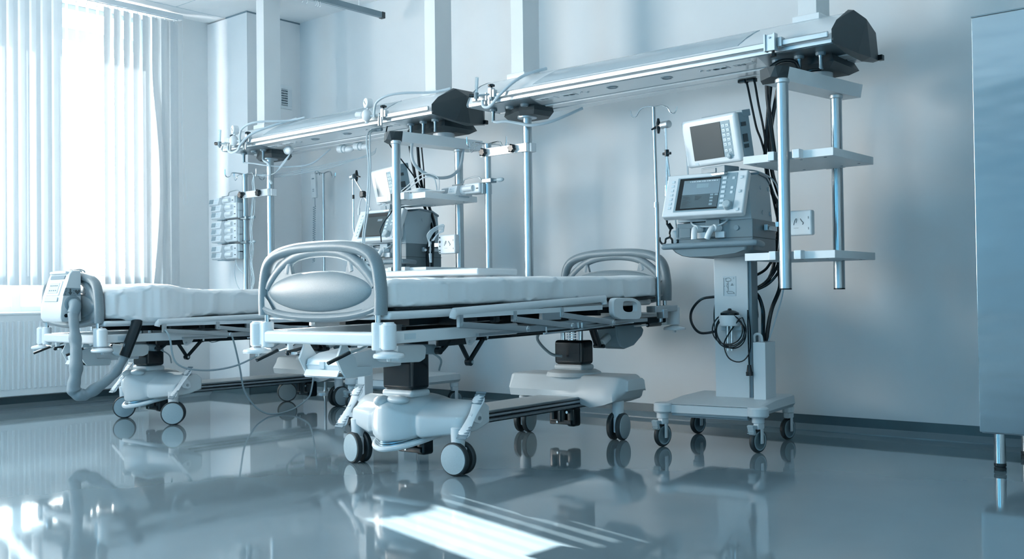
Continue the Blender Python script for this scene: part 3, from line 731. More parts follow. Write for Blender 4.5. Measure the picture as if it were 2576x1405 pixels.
def make_beam(label, dx, probes):
    t = thing('supply_beam', label, 'ceiling supply unit', (-3.17+dx, 4.92, 1.976), 0, 'ceiling supply units')
    O = Matrix.Translation((3.17, -4.92, -1.976))
    def b_(): q = B(); q.T = O; return q
    b = b_(); b.rings([[(x, y, z) for y, z in SECT] for x in (-4.36, -1.985)]); part(t, 'body', b, M_wgloss, ang=28)
    b = b_(); b.bb(-4.355, -1.99, 4.672, 4.684, 1.973, 1.995, .004); part(t, 'front_profile', b, M_alu)
    b = b_(); b.bb(-4.35, -2.0, 4.949, 4.953, 1.974, 1.978).bb(-4.35, -2.0, 5.06, 5.064, 1.974, 1.978).bb(-4.35, -2.0, 4.70, 4.703, 1.9745, 1.978)
    part(t, 'panel_joint', b, M_midgrey)
    b = b_(); b.bb(-4.35, -2.0, 4.965, 5.05, 1.968, 1.978, .003).bb(-4.35, -2.0, 5.075, 5.16, 1.968, 1.978, .003); part(t, 'mounting_channel', b, M_wgloss)
    b = b_(); b.rings([[(x, 4.92+(y-4.92)*1.012, 2.07+(z-2.07)*1.02) for y, z in SECT] for x in (-4.372, -4.358)]); part(t, 'end_plate', b, M_gas)
    b = b_(); hull(b, [(-1.988, 4.668, 1.975), (-1.988, 4.668, 2.036), (-1.988, 4.728, 2.092), (-1.988, 4.87, 2.170), (-1.955, 4.86, 2.160), (-1.988, 5.09, 2.172), (-1.988, 5.18, 2.10), (-1.988, 5.18, 1.96),
                        (-1.915, 4.92, 2.118), (-1.925, 4.83, 1.938), (-1.988, 4.83, 1.948), (-1.965, 4.97, 1.928), (-1.910, 4.95, 1.936), (-1.935, 5.12, 1.952), (-1.94, 5.10, 2.09)])
    o = part(t, 'end_cap', b, M_cap, ang=8)
    b = b_(); b.bb(-1.935, -1.91, 5.10, 5.13, 1.95, 1.978, .003); part(o, 'cap_latch', b, M_black)
    # equipment rail on the front
    b = b_(); b.bb(-4.30, -1.995, 4.640, 4.656, 1.994, 2.024, .006, 3); o = part(t, 'equipment_rail', b, M_alu)
    b = b_()
    for x in (-4.1, -3.5, -2.9, -2.3): b.cyl((x, 4.655, 2.009), (x, 4.685, 2.009), .007, None, 10)
    part(o, 'rail_spacer', b, M_steel)
    # long light with its clear sloping cover
    P = sect_pts(.08, .92, 6, .004); Q = sect_pts(.08, .92, 6, -.002); b = b_(); n = len(P)
    L = [-3.86+.11*i/(n-1) for i in range(n)]; Rr = [-2.50+.06*i/(n-1) for i in range(n)]
    b.rings([[(L[i], *P[i]) for i in range(n)]+[(L[i], *Q[i]) for i in reversed(range(n))], [(Rr[i], *P[i]) for i in range(n)]+[(Rr[i], *Q[i]) for i in reversed(range(n))]])
    part(t, 'light_cover', b, M_diff)
    # gas panels, outlets
    for sgn, poly in ((-1, [(-4.355, 4.69), (-3.877, 4.69), (-3.985, 4.945), (-4.355, 4.945)]), (1, [(-2.385, 4.69), (-1.99, 4.69), (-1.99, 4.945), (-2.455, 4.945)])):
        b = b_(); b.prism(poly, 'z', 1.9715, 1.977); gp = part(t, 'gas_panel', b, M_gas)
        for i, x in enumerate((-4.285, -4.145, -4.025) if sgn < 0 else (-2.345, -2.225, -2.112)):
            b = b_(); b.lathe((x, 4.825, 1.973), (0, 0, -1), [(.026, 0), (.026, .010), (.023, .016), (.014, .016), (.012, .008), (.0, .008)], 24)
            o = part(gp, 'gas_outlet', b, M_midgrey)
            if (sgn, i) in probes:
                b = b_(); b.lathe((x, 4.825, 1.966), (0, 0, -1), [(.013, 0), (.013, .012), (.0105, .02), (.0105, .062), (.012, .066), (.012, .078), (.0, .08)], 16); part(o, 'probe', b, M_gas)
    # spot lights, sockets, jacks and switches in the underside
    for x in (-3.355, -2.99):
        b = b_(); b.lathe((x, 4.808, 1.977), (0, 0, -1), [(.034, 0), (.034, .004), (.027, .006), (.024, .002)], 28); o = part(t, 'spot_light', b, M_gas)
        b = b_(); b.lathe((x, 4.808, 1.9755), (0, 0, -1), [(.024, 0), (.012, .003), (.0, .003)], 24); part(o, 'lens', b, M_wheel)
    for x0, x1, kind in ((-3.90, -3.76, 'switch_plate'), (-3.715, -3.615, 'socket_plate'), (-2.71, -2.61, 'socket_plate'), (-2.58, -2.46, 'switch_plate')):
        b = b_(); b.bb(x0, x1, 4.775, 4.835, 1.9735, 1.977, .0012); o = part(t, kind, b, M_white)
        b = b_()
        if kind == 'socket_plate':
            for k in (.28, .74): b.lathe((x0+(x1-x0)*k, 4.805, 1.9735), (0, 0, -1), [(.019, 0), (.019, .0012), (.016, .0012), (.015, -.001), (0, -.001)], 20)
            part(o, 'socket', b, M_label)
        else:
            for k in (.2, .42): b.bb(x0+(x1-x0)*k, x0+(x1-x0)*k+.02, 4.79, 4.81, 1.971, 1.974, .001)
            part(o, 'switch', b, M_midgrey)
    for x, y in ((-3.565, 4.79), (-3.535, 4.815), (-2.765, 4.79), (-2.735, 4.815)):
        b = b_(); b.lathe((x, y, 1.977), (0, 0, -1), [(.0105, 0), (.0105, .005), (.006, .006), (.004, .002), (0, .002)], 16); part(t, 'earth_jack', b, M_alu)
    # ceiling columns
    for x in (-4.118, -2.200):
        b = b_(); b.bb(x-.05, x+.05, 4.87, 5.03, 2.16, ZC, .003); o = part(t, 'ceiling_column', b, M_wall)
        b = b_(); b.bb(x-.072, x+.072, 4.85, 5.05, 2.15, 2.182, .004); part(o, 'column_foot', b, M_wgloss)
    return t
make_beam('white supply beam above the near bed, dark faceted end at the upper right', 0, {(-1, 0), (1, 1), (1, 2)})
make_beam('white supply beam above the far bed, reaching towards the corner pier', -2.69, {(-1, 0), (-1, 2), (1, 0), (1, 1), (1, 2)})
# carriers with two poles and two shelves, hung from the right end of each beam
def make_carrier(label, dx):
    t = thing('equipment_carrier', label, 'equipment carrier', (-2.19+dx, 4.8, 1.87), 0, 'shelf carriers under the beams')
    O = Matrix.Translation((2.19, -4.8, -1.87))
    def b_(): q = B(); q.T = O; return q
    b = b_(); hull(b, [(x, y, 1.972) for x in (-2.40, -2.08) for y in (4.88, 5.16)]+[(x, y, 1.93) for x in (-2.42, -2.06) for y in (4.86, 5.18)]+[(x, y, 1.905) for x in (-2.37, -2.10) for y in (4.90, 5.14)])
    part(t, 'mounting_block', b, M_cap, ang=10)
    b = b_(); b.cyl((-2.205, 5.0, 1.868), (-2.205, 5.0, 1.908), .075, None, 30).cyl((-2.205, 5.0, 1.864), (-2.205, 5.0, 1.872), .085, None, 30); part(t, 'swivel', b, M_wgloss)
    R = []
    for y, x, k in ((4.575, -2.236, 1), (5.235, -2.145, 1), (5.245, -2.144, .97)):
        R.append([(x-.077*k, y, 1.868), (x+.077*k, y, 1.868), (x+.064*k, y, 1.802), (x-.064*k, y, 1.802)])
    b = b_(); b.rings(R); part(t, 'arm', b, M_shelf)
    b = b_(); hull(b, [(-2.313, 4.573, 1.870), (-2.159, 4.573, 1.870), (-2.172, 4.573, 1.800), (-2.30, 4.573, 1.800), (-2.24, 4.50, 1.866), (-2.19, 4.485, 1.864), (-2.295, 4.535, 1.866), (-2.21, 4.475, 1.812), (-2.285, 4.52, 1.808), (-2.17, 4.52, 1.866), (-2.18, 4.49, 1.808)])
    part(t, 'arm_cap', b, M_cap, ang=8)
    for x, y in ((-2.176, 4.527), (-2.148, 5.085)):
        b = b_(); b.cyl((x, y, .806), (x, y, 1.805), .0285, None, 28); o = part(t, 'pole', b, M_steel)
        b = b_(); b.cyl((x, y, 1.782), (x, y, 1.803), .034, None, 28, .003); part(o, 'pole_collar', b, M_alu)
        b = b_(); b.cyl((x, y, .800), (x, y, .8065), .029, None, 28); part(o, 'end_plug', b, M_black)
    for z0, z1 in ((1.420, 1.458), (.944, .981)):
        b = b_(); b.bb(-2.404, -1.943, 4.557, 5.045, z0, z1, .0025); o = part(t, 'shelf', b, M_shelf)
        b = b_()
        for x in (-2.236, -2.108): b.bb(x-.018, x+.018, 4.512, 4.56, z0-.002, z1+.004, .004)
        b.bb(-2.24, -2.10, 4.548, 4.560, z0+.004, z1-.002).bb(-2.20, -2.10, 5.04, 5.075, z0+.002, z1-.002)
        part(o, 'pole_clamp', b, M_wgloss)
        b = b_()
        for x, y in ((-2.36, 4.6), (-2.28, 4.98), (-2.0, 4.6), (-2.08, 4.98), (-2.12, 4.6), (-1.98, 4.95)): b.cyl((x, y, z0-.0015), (x, y, z0+.002), .007, None, 10)
        part(o, 'screw', b, M_midgrey)
    return t
make_carrier('two-pole carrier with white shelves hanging beside the near ventilator, right of the near bed', 0)
make_carrier('two-pole carrier with white shelves hanging between the beds, in front of the far ventilator', -2.69)
# single-pole carriers with a cross arm and an infusion pole
def make_pole(label, x, xs, za, ztop, zbot2, zbot):
    t = thing('infusion_carrier', label, 'infusion pole', (x, 4.93, 1.91), 0, 'infusion carriers under the beams')
    O = Matrix.Translation((-x, -4.93, -1.91))
    def b_(): q = B(); q.T = O; return q
    b = b_(); hull(b, [(x+a*k, 4.97+(y-4.97)*k, z) for z, k in ((1.973, .94), (1.940, 1.0), (1.912, .84)) for a, y in ((-.20, 4.94), (-.235, 5.02), (-.20, 5.10), (.06, 5.10), (.135, 5.03), (.115, 4.86), (.0, 4.845))])
    part(t, 'mounting_block', b, M_cap, ang=10)
    b = b_(); b.cyl((x, 4.93, 1.904), (x, 4.93, 1.918), .062, None, 30); part(t, 'flange', b, M_alu)
    b = b_(); b.cyl((x, 4.93, zbot), (x, 4.93, 1.912), .0285, None, 28); part(t, 'main_pole', b, M_steel)
    b = b_(); b.bb(xs-.035, x+.03, 4.882, 4.900, za-.027, za+.027, .002).bb(x-.036, x+.036, 4.888, 4.968, za-.027, za+.027, .006).bb(x+.034, x+.05, 4.905, 4.955, za-.027, za+.027, .002); part(t, 'cross_arm', b, M_wgloss)
    for kx in (xs, x-.075):
        b = b_(); b.cyl((kx, 4.884, za), (kx, 4.874, za), .010).star((kx, 4.876, za), (0, -1, 0), .026, .026); o = part(t, 'star_knob', b, M_black)
        b = b_(); b.lathe((kx, 4.852, za), (0, -1, 0), [(.010, 0), (.010, .0015), (.0, .002)], 14); part(o, 'knob_cap', b, M_alu)
    b = b_(); b.cyl((xs, 4.91, zbot2), (xs, 4.91, ztop), .0215, None, 22).cyl((xs, 4.91, ztop-.02), (xs, 4.91, ztop+.003), .024, None, 22); o = part(t, 'infusion_rod', b, M_steel)
    b = b_(); b.lathe((xs, 4.91, zbot2-.006), (0, 0, 1), [(.034, 0), (.032, .008), (.022, .014), (.022, .02)], 22); part(o, 'rod_foot', b, M_black)
    b = b_()
    for a in (PI*.97, -PI*.03, PI*.47, -PI*.53):
        u = Vector((math.cos(a), math.sin(a), 0)); c = Vector((xs, 4.91, ztop))
        b.tube([c, c+u*.06+Vector((0, 0, .006)), c+u*.115+Vector((0, 0, .004)), c+u*.135+Vector((0, 0, -.022)), c+u*.158+Vector((0, 0, -.032)), c+u*.176+Vector((0, 0, -.016)), c+u*.178+Vector((0, 0, .030))], .0042, 7, 6)
    part(o, 'bag_hook', b, M_chrome)
    return t
make_pole('single steel pole with cross arm hanging from the near beam, left of the near bed', -4.093, -4.413, 1.716, 1.772, .895, .80)
make_pole('single steel pole with cross arm carrying the tall pump stack near the corner pier', -6.771, -7.085, 1.641, 1.812, .80, .78)
# infusion pumps: one made in full, then copied with its parts
def make_pump():
    t = thing('infusion_pump', '', 'infusion pump', (0, 0, 0))
    b = B(); R = []
    for x, k in ((-.335, .82), (-.325, .95), (-.20, 1.0), (-.185, 1.0)):
        R.append([(x, -.085*k+.0, .004), (x, -.098*k, .014), (x+.004, -.085*k, .062*k+.004), (x+.006, -.05, .070*k+.003), (x+.006, .055, .070), (x, .06, .006)])
    b.rings(R); body = part(t, 'control_unit', b, M_white, ang=30)
    b = B(); b.prism([(-.0935, .022), (-.0865, .056), (-.0875, .057), (-.0950, .0215)], 'x', -.322, -.262); part(body, 'display', b, M_sticker)
    b = B()
    for k in range(6): b.box((-.245+.017*(k % 3), -.0925+.004*(k//3), .031+.017*(k//3)), (.011, .004, .010), .002, RX(-.2))
    part(body, 'key', b, M_key)
    b = B(); b.cyl((-.185, -.03, .040), (-.135, -.03, .040), .034, .037, 24, .004).bb(-.14, .0, -.068, .045, .008, .076, .012, 3)
    part(t, 'syringe_drive', b, M_white)
    b = B(); b.cyl((-.137, -.0705, .042), (-.055, -.0705, .042), .020, None, 16); part(t, 'syringe_cover', b, M_wgloss)
    b = B(); b.bb(.0, .012, -.05, .04, .004, .070, .003).bb(-.30, -.2, -.05, .05, -.004, .006, .002); part(t, 'mounting_foot', b, M_label)
    b = B(); b.bb(-.03, -.012, -.0695, -.0675, .035, .042); part(t, 'type_plate', b, M_mark)
    return t
pz = [(503, 1.640), (522.5, 1.583), (543, 1.527), (573, 1.444), (593, 1.388), (612, 1.333), (642, 1.246), (661, 1.193)]
words = ['topmost', 'middle of the upper three', 'lowest of the upper three', 'top of the middle three', 'centre of the middle three', 'lowest of the middle three', 'upper of the bottom two', 'lowest of all']
proto = make_pump()
for i, (px, z) in enumerate(pz):
    o = proto if i == 0 else copy_tree(proto)
    o.location = (-7.105+(.0 if i else -.03), 4.905, z-.075); o['label'] = 'infusion pump in the tall stack by the pier, ' + words[i]; o['group'] = 'stacked infusion pumps'
o = copy_tree(proto); o.location = (-4.43, 4.915, 1.448); o['label'] = 'single white infusion pump clamped on the thin pole left of the near bed'
if 'group' in o: del o['group']
def pole_clamp(label, x, z, knob):
    t = thing('pump_clamp', label, 'clamp', (x, 4.91, z))
    part(t, 'jaw', B().bb(-.03, .05, -.03, .03, -.014, .014, .004), M_gas)
    part(t, 'carrying_bow', B().tube([(-.30, -.02, -.006), (-.20, -.03, -.004), (-.17, -.035, .022), (-.06, -.035, .030), (-.03, -.03, .008)], .0045, 7, 4), M_alu)
    if knob: part(t, 'clamp_handle', B().cyl((.05, 0, 0), (.075, 0, 0), .006).ball((.105, -.0, 0), (.032, .013, .015), 16), M_wheel)
    return t
pole_clamp('clamp with bow at the top of the tall pump stack', -7.085, 1.655, True)
pole_clamp('clamp with oval handle between the upper and middle pumps of the tall stack', -7.085, 1.455, True)
pole_clamp('clamp with oval handle between the middle and lower pumps of the tall stack', -7.085, 1.258, True)
pole_clamp('clamp with oval handle above the single pump left of the near bed', -4.413, 1.535, True)
b = B()
for k, (a, c) in enumerate(((.0, .01), (.012, -.01), (.02, .015), (-.01, .0))):
    b.tube([(-6.93, 4.89, 1.795), (-6.95+a, 4.89, 1.74), (-6.955+a, 4.9, 1.66), (-6.98+a+c, 4.9, 1.50), (-7.0+a, 4.9, 1.36), (-6.99+c*2, 4.9, 1.2), (-7.0+a, 4.9, 1.08), (-6.98+c*2, 4.9, .95), (-7.0+a, 4.9, .87)], .003, 6, 6)
b.tube([(-7.16, 4.87, 1.12), (-7.17, 4.86, 1.02), (-7.14, 4.86, .92), (-7.1, 4.87, .86)], .003, 6, 5).tube([(-7.17, 4.87, 1.12), (-7.12, 4.86, 1.05), (-7.06, 4.87, 1.0)], .003, 6, 5)
b.tube([(-7.0, 4.9, 1.10), (-6.97, 4.9, 1.0), (-6.98, 4.9, .86)], .0025, 6, 5)
solo('pump_cable', 'bundle of thin pale cables hanging beside the tall pump stack', 'cable', b, M_hose)
b = B()
for k in range(3):
    b.tube([(-6.93, 4.89, 1.795), (-6.8, 4.95, 1.79-.01*k), (-6.66, 5.02, 1.80-.012*k), (-6.3, 5.2, 1.86-.015*k), (-6.02, 5.33, 1.90+.01*k), (-5.92, 5.30, 1.945)], .0028, 6, 6)
    b.tube([(-6.77, 4.90, 1.775), (-6.66, 4.90, 1.79), (-6.55, 4.9, 1.85+.01*k), (-6.47, 4.9, 1.92), (-6.45+.01*k, 4.9, 1.955)], .004, 6, 6)
solo('pump_cable', 'thin pale cables running up from the tall pump stack to plugs on the far beam', 'cable', b, M_hose)
# white mains plugs on the far beam
def plug(label, x, y, z, a):
    t = thing('mains_plug', label, 'plug', (x, y, z), a, 'white plugs under the far beam')
    part(t, 'plug_body', B().cyl((-.055, 0, 0), (.035, 0, -.01), .030, .026, 20, .006).ball((.06, 0, -.014), (.05, .024, .024), 16), M_white)
    part(t, 'plug_collar', B().cyl((-.005, 0, -.004), (.004, 0, -.005), .0325, None, 20), M_label)
    return t
plug('white mains plug under the far beam near its left gas outlets', -6.44, 4.86, 1.943, -.5)
plug('white plug behind the far beam, left one of the close pair', -6.07, 5.10, 1.940, .05)
plug('white plug behind the far beam, right one of the close pair', -5.88, 5.10, 1.940, .05)
# regulators, flow meters, rail clamp on the equipment rails
def rail_clamp(t, x, knob_up=True):
    part(t, 'rail_clamp', B().bb(x-.014, x+.014, 4.622, 4.662, 1.982, 2.058, .003).bb(x+.016, x+.034, 4.626, 4.658, 2.0, 2.045, .002).bb(x-.030, x-.020, 4.616, 4.626, 1.945, 2.03).bb(x-.006, x+.006, 4.616, 4.626, 1.945, 2.0), M_alu)
    part(t, 'clamp_knob', B().cyl((x, 4.642, 2.056), (x, 4.642, 2.068), .007).star((x, 4.642, 2.066), (0, 0, 1), .019, .016), M_black)
def vac(label, x):
    t = thing('vacuum_regulator', label, 'regulator', (0, 0, 0), 0, 'vacuum regulators on the far beam')
    rail_clamp(t, x)
    part(t, 'body', B().ball((x-.112, 4.59, 2.022), (.036, .034, .040), 20).cyl((x-.112, 4.59, 1.98), (x-.112, 4.59, 1.968), .012).cyl((x-.08, 4.60, 2.015), (x-.015, 4.63, 2.015), .008), M_white)
    part(t, 'control_knob', B().cyl((x-.14, 4.58, 2.028), (x-.19, 4.563, 2.032), .021, .019, 20, .004), M_white)
    g = part(t, 'gauge', B().cyl((x-.10, 4.59, 2.06), (x-.10, 4.59, 2.075), .008).cyl((x-.095, 4.615, 2.103), (x-.106, 4.573, 2.103), .034, None, 28, .003), M_white)
    d = Vector((-.25, -.97, 0)); c = Vector((x-.106, 4.573, 2.103))
    part(g, 'dial', B().lathe(c+d*.0002, d, [(.029, 0), (.029, .0008), (0, .0008)], 28), M_key)
    part(g, 'pointer', B().tube([c+d*.002+Vector((-.012, .003, .014)), c+d*.002+Vector((.008, -.002, -.012))], .0016, 6), M_black)
    part(t, 'suction_hose', B().tube([(x-.045, 4.60, 2.0), (x-.045, 4.60, 2.05), (x-.02, 4.60, 2.10), (x+.06, 4.62, 2.135), (x+.16, 4.68, 2.148), (x+.30, 4.80, 2.150), (x+.42, 4.86, 2.168)], .0085, 9, 8), M_hose)
    return t
vac('white vacuum regulator with round gauge on the left end of the far beam', -6.656)
vac('white vacuum regulator with round gauge on the right half of the far beam', -5.109)
def flow(label, x, xc, kx, hose):
    t = thing('flow_meter', label, 'flow meter', (0, 0, 0), 0, 'oxygen flow meters')
    part(t, 'tube', B().cyl((x, 4.60, 2.035), (x+.008, 4.60, 2.130), .0105, .0115, 14), M_clear)
    part(t, 'scale', B().cyl((x, 4.606, 2.04), (x+.008, 4.606, 2.125), .004, None, 8), M_key)
    part(t, 'valve_block', B().cyl((x, 4.60, 2.0), (x, 4.60, 2.036), .015, None, 16, .002).cyl((x, 4.60, 1.988), (x, 4.60, 2.0), .007).cyl((x, 4.60, 2.018), (xc, 4.625, 2.018), .006), M_midgrey)
    part(t, 'valve_knob', B().cyl((x-.012, 4.597, 2.02), (x-.045, 4.588, 2.024), .013, None, 16, .002), M_black)
    rail_clamp(t, xc)
    if hose: part(t, 'oxygen_hose', B().tube(hose, .0095, 10, 8), M_hose)
    return t
flow('flow meter with clear tube on the far left tip of the far beam', -6.975, -6.86, 0, [(-6.865, 4.60, 1.985), (-6.85, 4.60, 1.95), (-6.80, 4.60, 1.932), (-6.73, 4.60, 1.945), (-6.69, 4.60, 1.985), (-6.60, 4.64, 2.06), (-6.45, 4.76, 2.13), (-6.3, 4.84, 2.165)])
flow('flow meter with clear tube and bent hose on the left end of the near beam', -4.222, -4.135, 0, [(-4.172, 4.60, 1.985), (-4.168, 4.60, 1.95), (-4.14, 4.60, 1.935), (-4.10, 4.60, 1.945), (-4.04, 4.61, 2.0), (-3.97, 4.66, 2.075), (-3.92, 4.74, 2.13), (-3.86, 4.84, 2.168)])
t = thing('rail_bracket', 'aluminium clamp bracket with black screw on the right of the near rail', 'bracket', (0, 0, 0))
part(t, 'plate', B().bb(-2.302, -2.256, 4.612, 4.636, 1.972, 2.052, .002).bb(-2.308, -2.300, 4.604, 4.64, 1.97, 2.054).bb(-2.258, -2.250, 4.604, 4.64, 1.97, 2.054), M_alu)
part(t, 'hook', B().bb(-2.248, -2.225, 4.63, 4.67, 1.99, 2.035, .002).cyl((-2.28, 4.611, 2.035), (-2.28, 4.606, 2.035), .005), M_steel)
part(t, 'screw_knob', B().cyl((-2.268, 4.626, 1.972), (-2.268, 4.626, 1.945), .008).cyl((-2.268, 4.626, 1.956), (-2.268, 4.626, 1.942), .017, None, 8), M_black)
# hoses on the gas outlets
solo('gas_hose', 'pale hose looping from the left gas outlet of the near beam below its black mount', 'hose', B().tube([(-4.285, 4.825, 1.895), (-4.25, 4.82, 1.885), (-4.19, 4.83, 1.885), (-4.10, 4.855, 1.865), (-4.02, 4.875, 1.845), (-3.93, 4.94, 1.86), (-3.86, 5.03, 1.905), (-3.80, 5.12, 1.955)], .0095, 10, 8), M_hose)
solo('gas_hose', 'pale hose looping from the left gas outlet of the far beam', 'hose', B().tube([(-6.975, 4.825, 1.893), (-6.93, 4.82, 1.885), (-6.83, 4.83, 1.87), (-6.70, 4.85, 1.845), (-6.55, 4.95, 1.83), (-6.40, 5.05, 1.85), (-6.25, 5.12, 1.955)], .006, 9, 8), M_hose)
solo('gas_hose', 'pale hose dropping beside the far pole from the third gas outlet', 'hose', B().tube([(-6.715, 4.825, 1.89), (-6.69, 4.82, 1.875), (-6.65, 4.83, 1.85), (-6.665, 4.85, 1.79), (-6.70, 4.87, 1.74), (-6.68, 4.88, 1.70)], .010, 10, 8), M_hose)
solo('gas_hose', 'pale hose hanging in a loop under the arm of the far shelf carrier', 'hose', B().tube([(-4.87, 4.68, 1.86), (-4.86, 4.66, 1.72), (-4.83, 4.68, 1.64), (-4.80, 4.80, 1.585), (-4.79, 4.95, 1.60), (-4.80, 5.06, 1.68), (-4.81, 5.10, 1.80)], .0105, 10, 8), M_hose)
solo('gas_hose', 'black hose arched over the arm of the near shelf carrier', 'hose', B().tube([(-2.225, 4.825, 1.905), (-2.245, 4.80, 1.945), (-2.30, 4.76, 1.945), (-2.35, 4.74, 1.90), (-2.36, 4.74, 1.80), (-2.345, 4.75, 1.6), (-2.33, 4.76, 1.45)], .011, 10, 8), M_black)
solo('gas_hose', 'black hose from the outermost gas outlet down behind the near carrier arm', 'hose', B().tube([(-2.112, 4.825, 1.888), (-2.14, 4.80, 1.885), (-2.2, 4.79, 1.878), (-2.28, 4.80, 1.875), (-2.335, 4.82, 1.85), (-2.345, 4.83, 1.7)], .008, 9, 8), M_black)
# ================================================================== ventilators on their trolleys
def make_vent(label, x, y, rz, box):
    t = thing('ventilator', label, 'ventilator', (x, y, 0), rz, 'ventilators on trolleys')
    # trolley base
    b = B(); R = []
    for yy, k, zt in ((-.305, .94, .216), (-.300, .97, .226), (-.28, 1, .230), (-.05, 1, .246), (.24, 1, .248), (.30, .9, .238)):
        R.append([(.035-.255*k, yy, .182), (.035-.268*k, yy, .20), (.035-.262*k, yy, zt-.006), (.035-.245*k, yy, zt), (.035+.245*k, yy, zt), (.035+.262*k, yy, zt-.006), (.035+.268*k, yy, .20), (.035+.255*k, yy, .182)])
    b.rings(R)
    for lx in (-.215, .285): b.cyl((lx, -.292, .180), (lx, -.292, .230), .052, None, 28, .008)
    part(t, 'trolley_base', b, M_cover, ang=40)
    b = B(); b.bb(-.165, .235, -.347+.045, -.30, .168, .181, .002).bb(-.1, .235, -.29, -.25, .16, .176); o = part(t, 'front_strip', b, M_midgrey)
    b = B(); b.bb(-.165, .235, -.3065, -.3045, .2235, .2255).bb(-.17, .24, -.30, .12, .2425, .2435) if False else b.bb(-.165, .235, -.3065, -.3045, .2235, .2255); part(t, 'cover_joint', b, M_mark)
    for cx, cy, brk in ((-.225, -.285, 1), (.275, -.265, 1), (.262, .245, 0), (-.256, .262, 0)):
        a = -.30; d = Vector((math.cos(a), math.sin(a), 0)); e = Vector((-d.y, d.x, 0)); c = Vector((cx, cy, 0))+e*.012-d*.012
        b = B(); b.cyl((cx, cy, .148), (cx, cy, .180), .031, None, 20, .003).box(Vector((cx, cy, .135))+d*.004, (.034, .052, .034), .008, RZ(a))
        b.tube([c+d*.024+Vector((0, 0, .135)), c+d*.025+Vector((0, 0, .10)), c+d*.024+Vector((0, 0, .058)), c+d*.024+Vector((0, 0, .048))], .006, 8, 4, .018)
        f = part(t, 'caster', b, M_white)
        b = B(); b.lathe(c+d*(-.014)+Vector((0, 0, .060)), d, [(.0, 0), (.046, .0), (.056, .003), (.060, .010), (.060, .018), (.056, .025), (.048, .028), (.044, .026), (0, .020)], 28); w = part(f, 'wheel', b, M_rubber)
        b = B(); b.lathe(c+d*(.0115)+Vector((0, 0, .060)), d, [(.048, 0), (.048, .003), (.041, .003), (.041, .0)], 28); part(w, 'wheel_ring', b, M_cable)
        if brk:
            b = B(); b.box(Vector((cx, cy, .118))-e*.048-d*.004, (.038, .016, .050), .004, RZ(a) @ RX(.35))
            for k in range(4): b.box(Vector((cx, cy, .102+k*.010))-e*(.0585-.0035*k)-d*.004, (.036, .004, .003), 0, RZ(a) @ RX(.35))
            b.box(Vector((cx, cy, .130))-e*.026, (.028, .045, .018), .005, RZ(a)); part(f, 'brake_pedal', b, M_wheel)
    # column
    b = B(); b.bb(-.035, .150, -.03, .085, .235, 1.0, .004); o = part(t, 'column', b, M_cover)
    b = B(); b.bb(.150, .166, -.02, .075, .24, .98, .002); part(o, 'cable_duct', b, M_midgrey)
    b = B(); b.bb(.016, .086, -.0315, -.0295, .772, .876, .0); lb = part(o, 'label', b, M_label)
    b = B(); zz = -.033
    def ln(p, q): b.tube([(p[0], zz, p[1]), (q[0], zz, q[1])], .0007, 4)
    for pts in (((.03, .865), (.05, .868), (.06, .86), (.06, .852), (.034, .848), (.03, .865)), ((.044, .848), (.044, .80)), ((.036, .798), (.068, .796), (.078, .787), (.042, .786), (.036, .798)), ((.020, .868), (.020, .775)), ((.06, .828), (.072, .828), (.066, .838), (.06, .828)), ((.034, .838), (.042, .836), (.034, .826), (.042, .815)), ((.022, .824), (.028, .824)), ((.075, .87), (.075, .862))):
        for p, q in zip(pts, pts[1:]): ln(p, q)
    part(lb, 'label_print', b, M_mark)
    if box:
        b = B(); b.bb(.187, .252, -.075, .085, .243, .535, .003).bb(.20, .24, .07, .09, .3, .5); part(t, 'side_box', b, M_wgloss)
    else:
        b = B(); b.bb(.03, .15, -.036, -.028, .27, .36, .002); part(t, 'slot_panel', b, M_midgrey)
    # breathing unit
    b = B(); b.prism([(-.165, 1.00), (.245, 1.00), (.245, 1.16), (-.165, 1.15)], 'y', -.21, .145, .006); lo = part(t, 'lower_body', b, M_gbody)
    b = B(); b.bb(-.168, .247, -.213, .147, 1.066, 1.069).bb(.10, .104, -.2135, -.2, 1.07, 1.15) if False else b.bb(-.168, .248, -.2125, .148, 1.066, 1.0685); part(lo, 'seam', b, M_mark)
    b = B(); R = []
    for yy, s_, z1 in ((-.20, 1, 1.365), (-.05, 1, 1.395), (.08, .99, 1.385), (.145, .96, 1.36)):
        R.append([(.03-.19*s_, yy, 1.158), (.03+.205*s_, yy, 1.158), (.03+.19*s_, yy, z1), (.03-.18*s_, yy, z1)])
    b.rings(R); ub = part(t, 'upper_body', b, M_upbody, ang=20)
    b = B(); R = []
    for yy, s_, z1 in ((-.05, 1, 1.395), (.08, .99, 1.387), (.15, .965, 1.36)): R.append([(.03-.185*s_, yy, z1), (.03+.197*s_, yy, z1), (.03+.197*s_, yy, z1+.012), (.03-.185*s_, yy, z1+.012)])
    b.rings(R); part(ub, 'lid', b, M_midgrey)
    b = B()
    for yy, zz_ in ((-.02, 1.20), (.10, 1.20), (-.02, 1.33), (.10, 1.33)): b.cyl((.2285-(zz_-1.2)*.06, yy, zz_), (.2345-(zz_-1.2)*.06, yy, zz_), .011, None, 16)
    part(ub, 'screw', b, M_upbody)
    # front unit with screen, leaning back
    F = Matrix.Translation((.010, -.245, 1.290)) @ Matrix.Rotation(math.radians(-24), 4, 'X')
    b = B(); b.T = F; b.bb(-.218, .218, -.012, .035, -.122, .122, .010, 3).bb(-.16, .2, .03, .075, -.09, .11, .01); fr = part(t, 'screen_unit', b, M_wgloss)
    b = B(); b.T = F; b.bb(.086, .165, -.0145, -.010, -.100, .108, .001).bb(-.155, .086, -.0142, -.010, -.100, .098, .001); part(fr, 'key_field', b, M_panel)
    b = B(); b.T = F; b.bb(-.143, .080, -.0155, -.0125, -.092, .092, .001); part(fr, 'screen_surround', b, M_black)
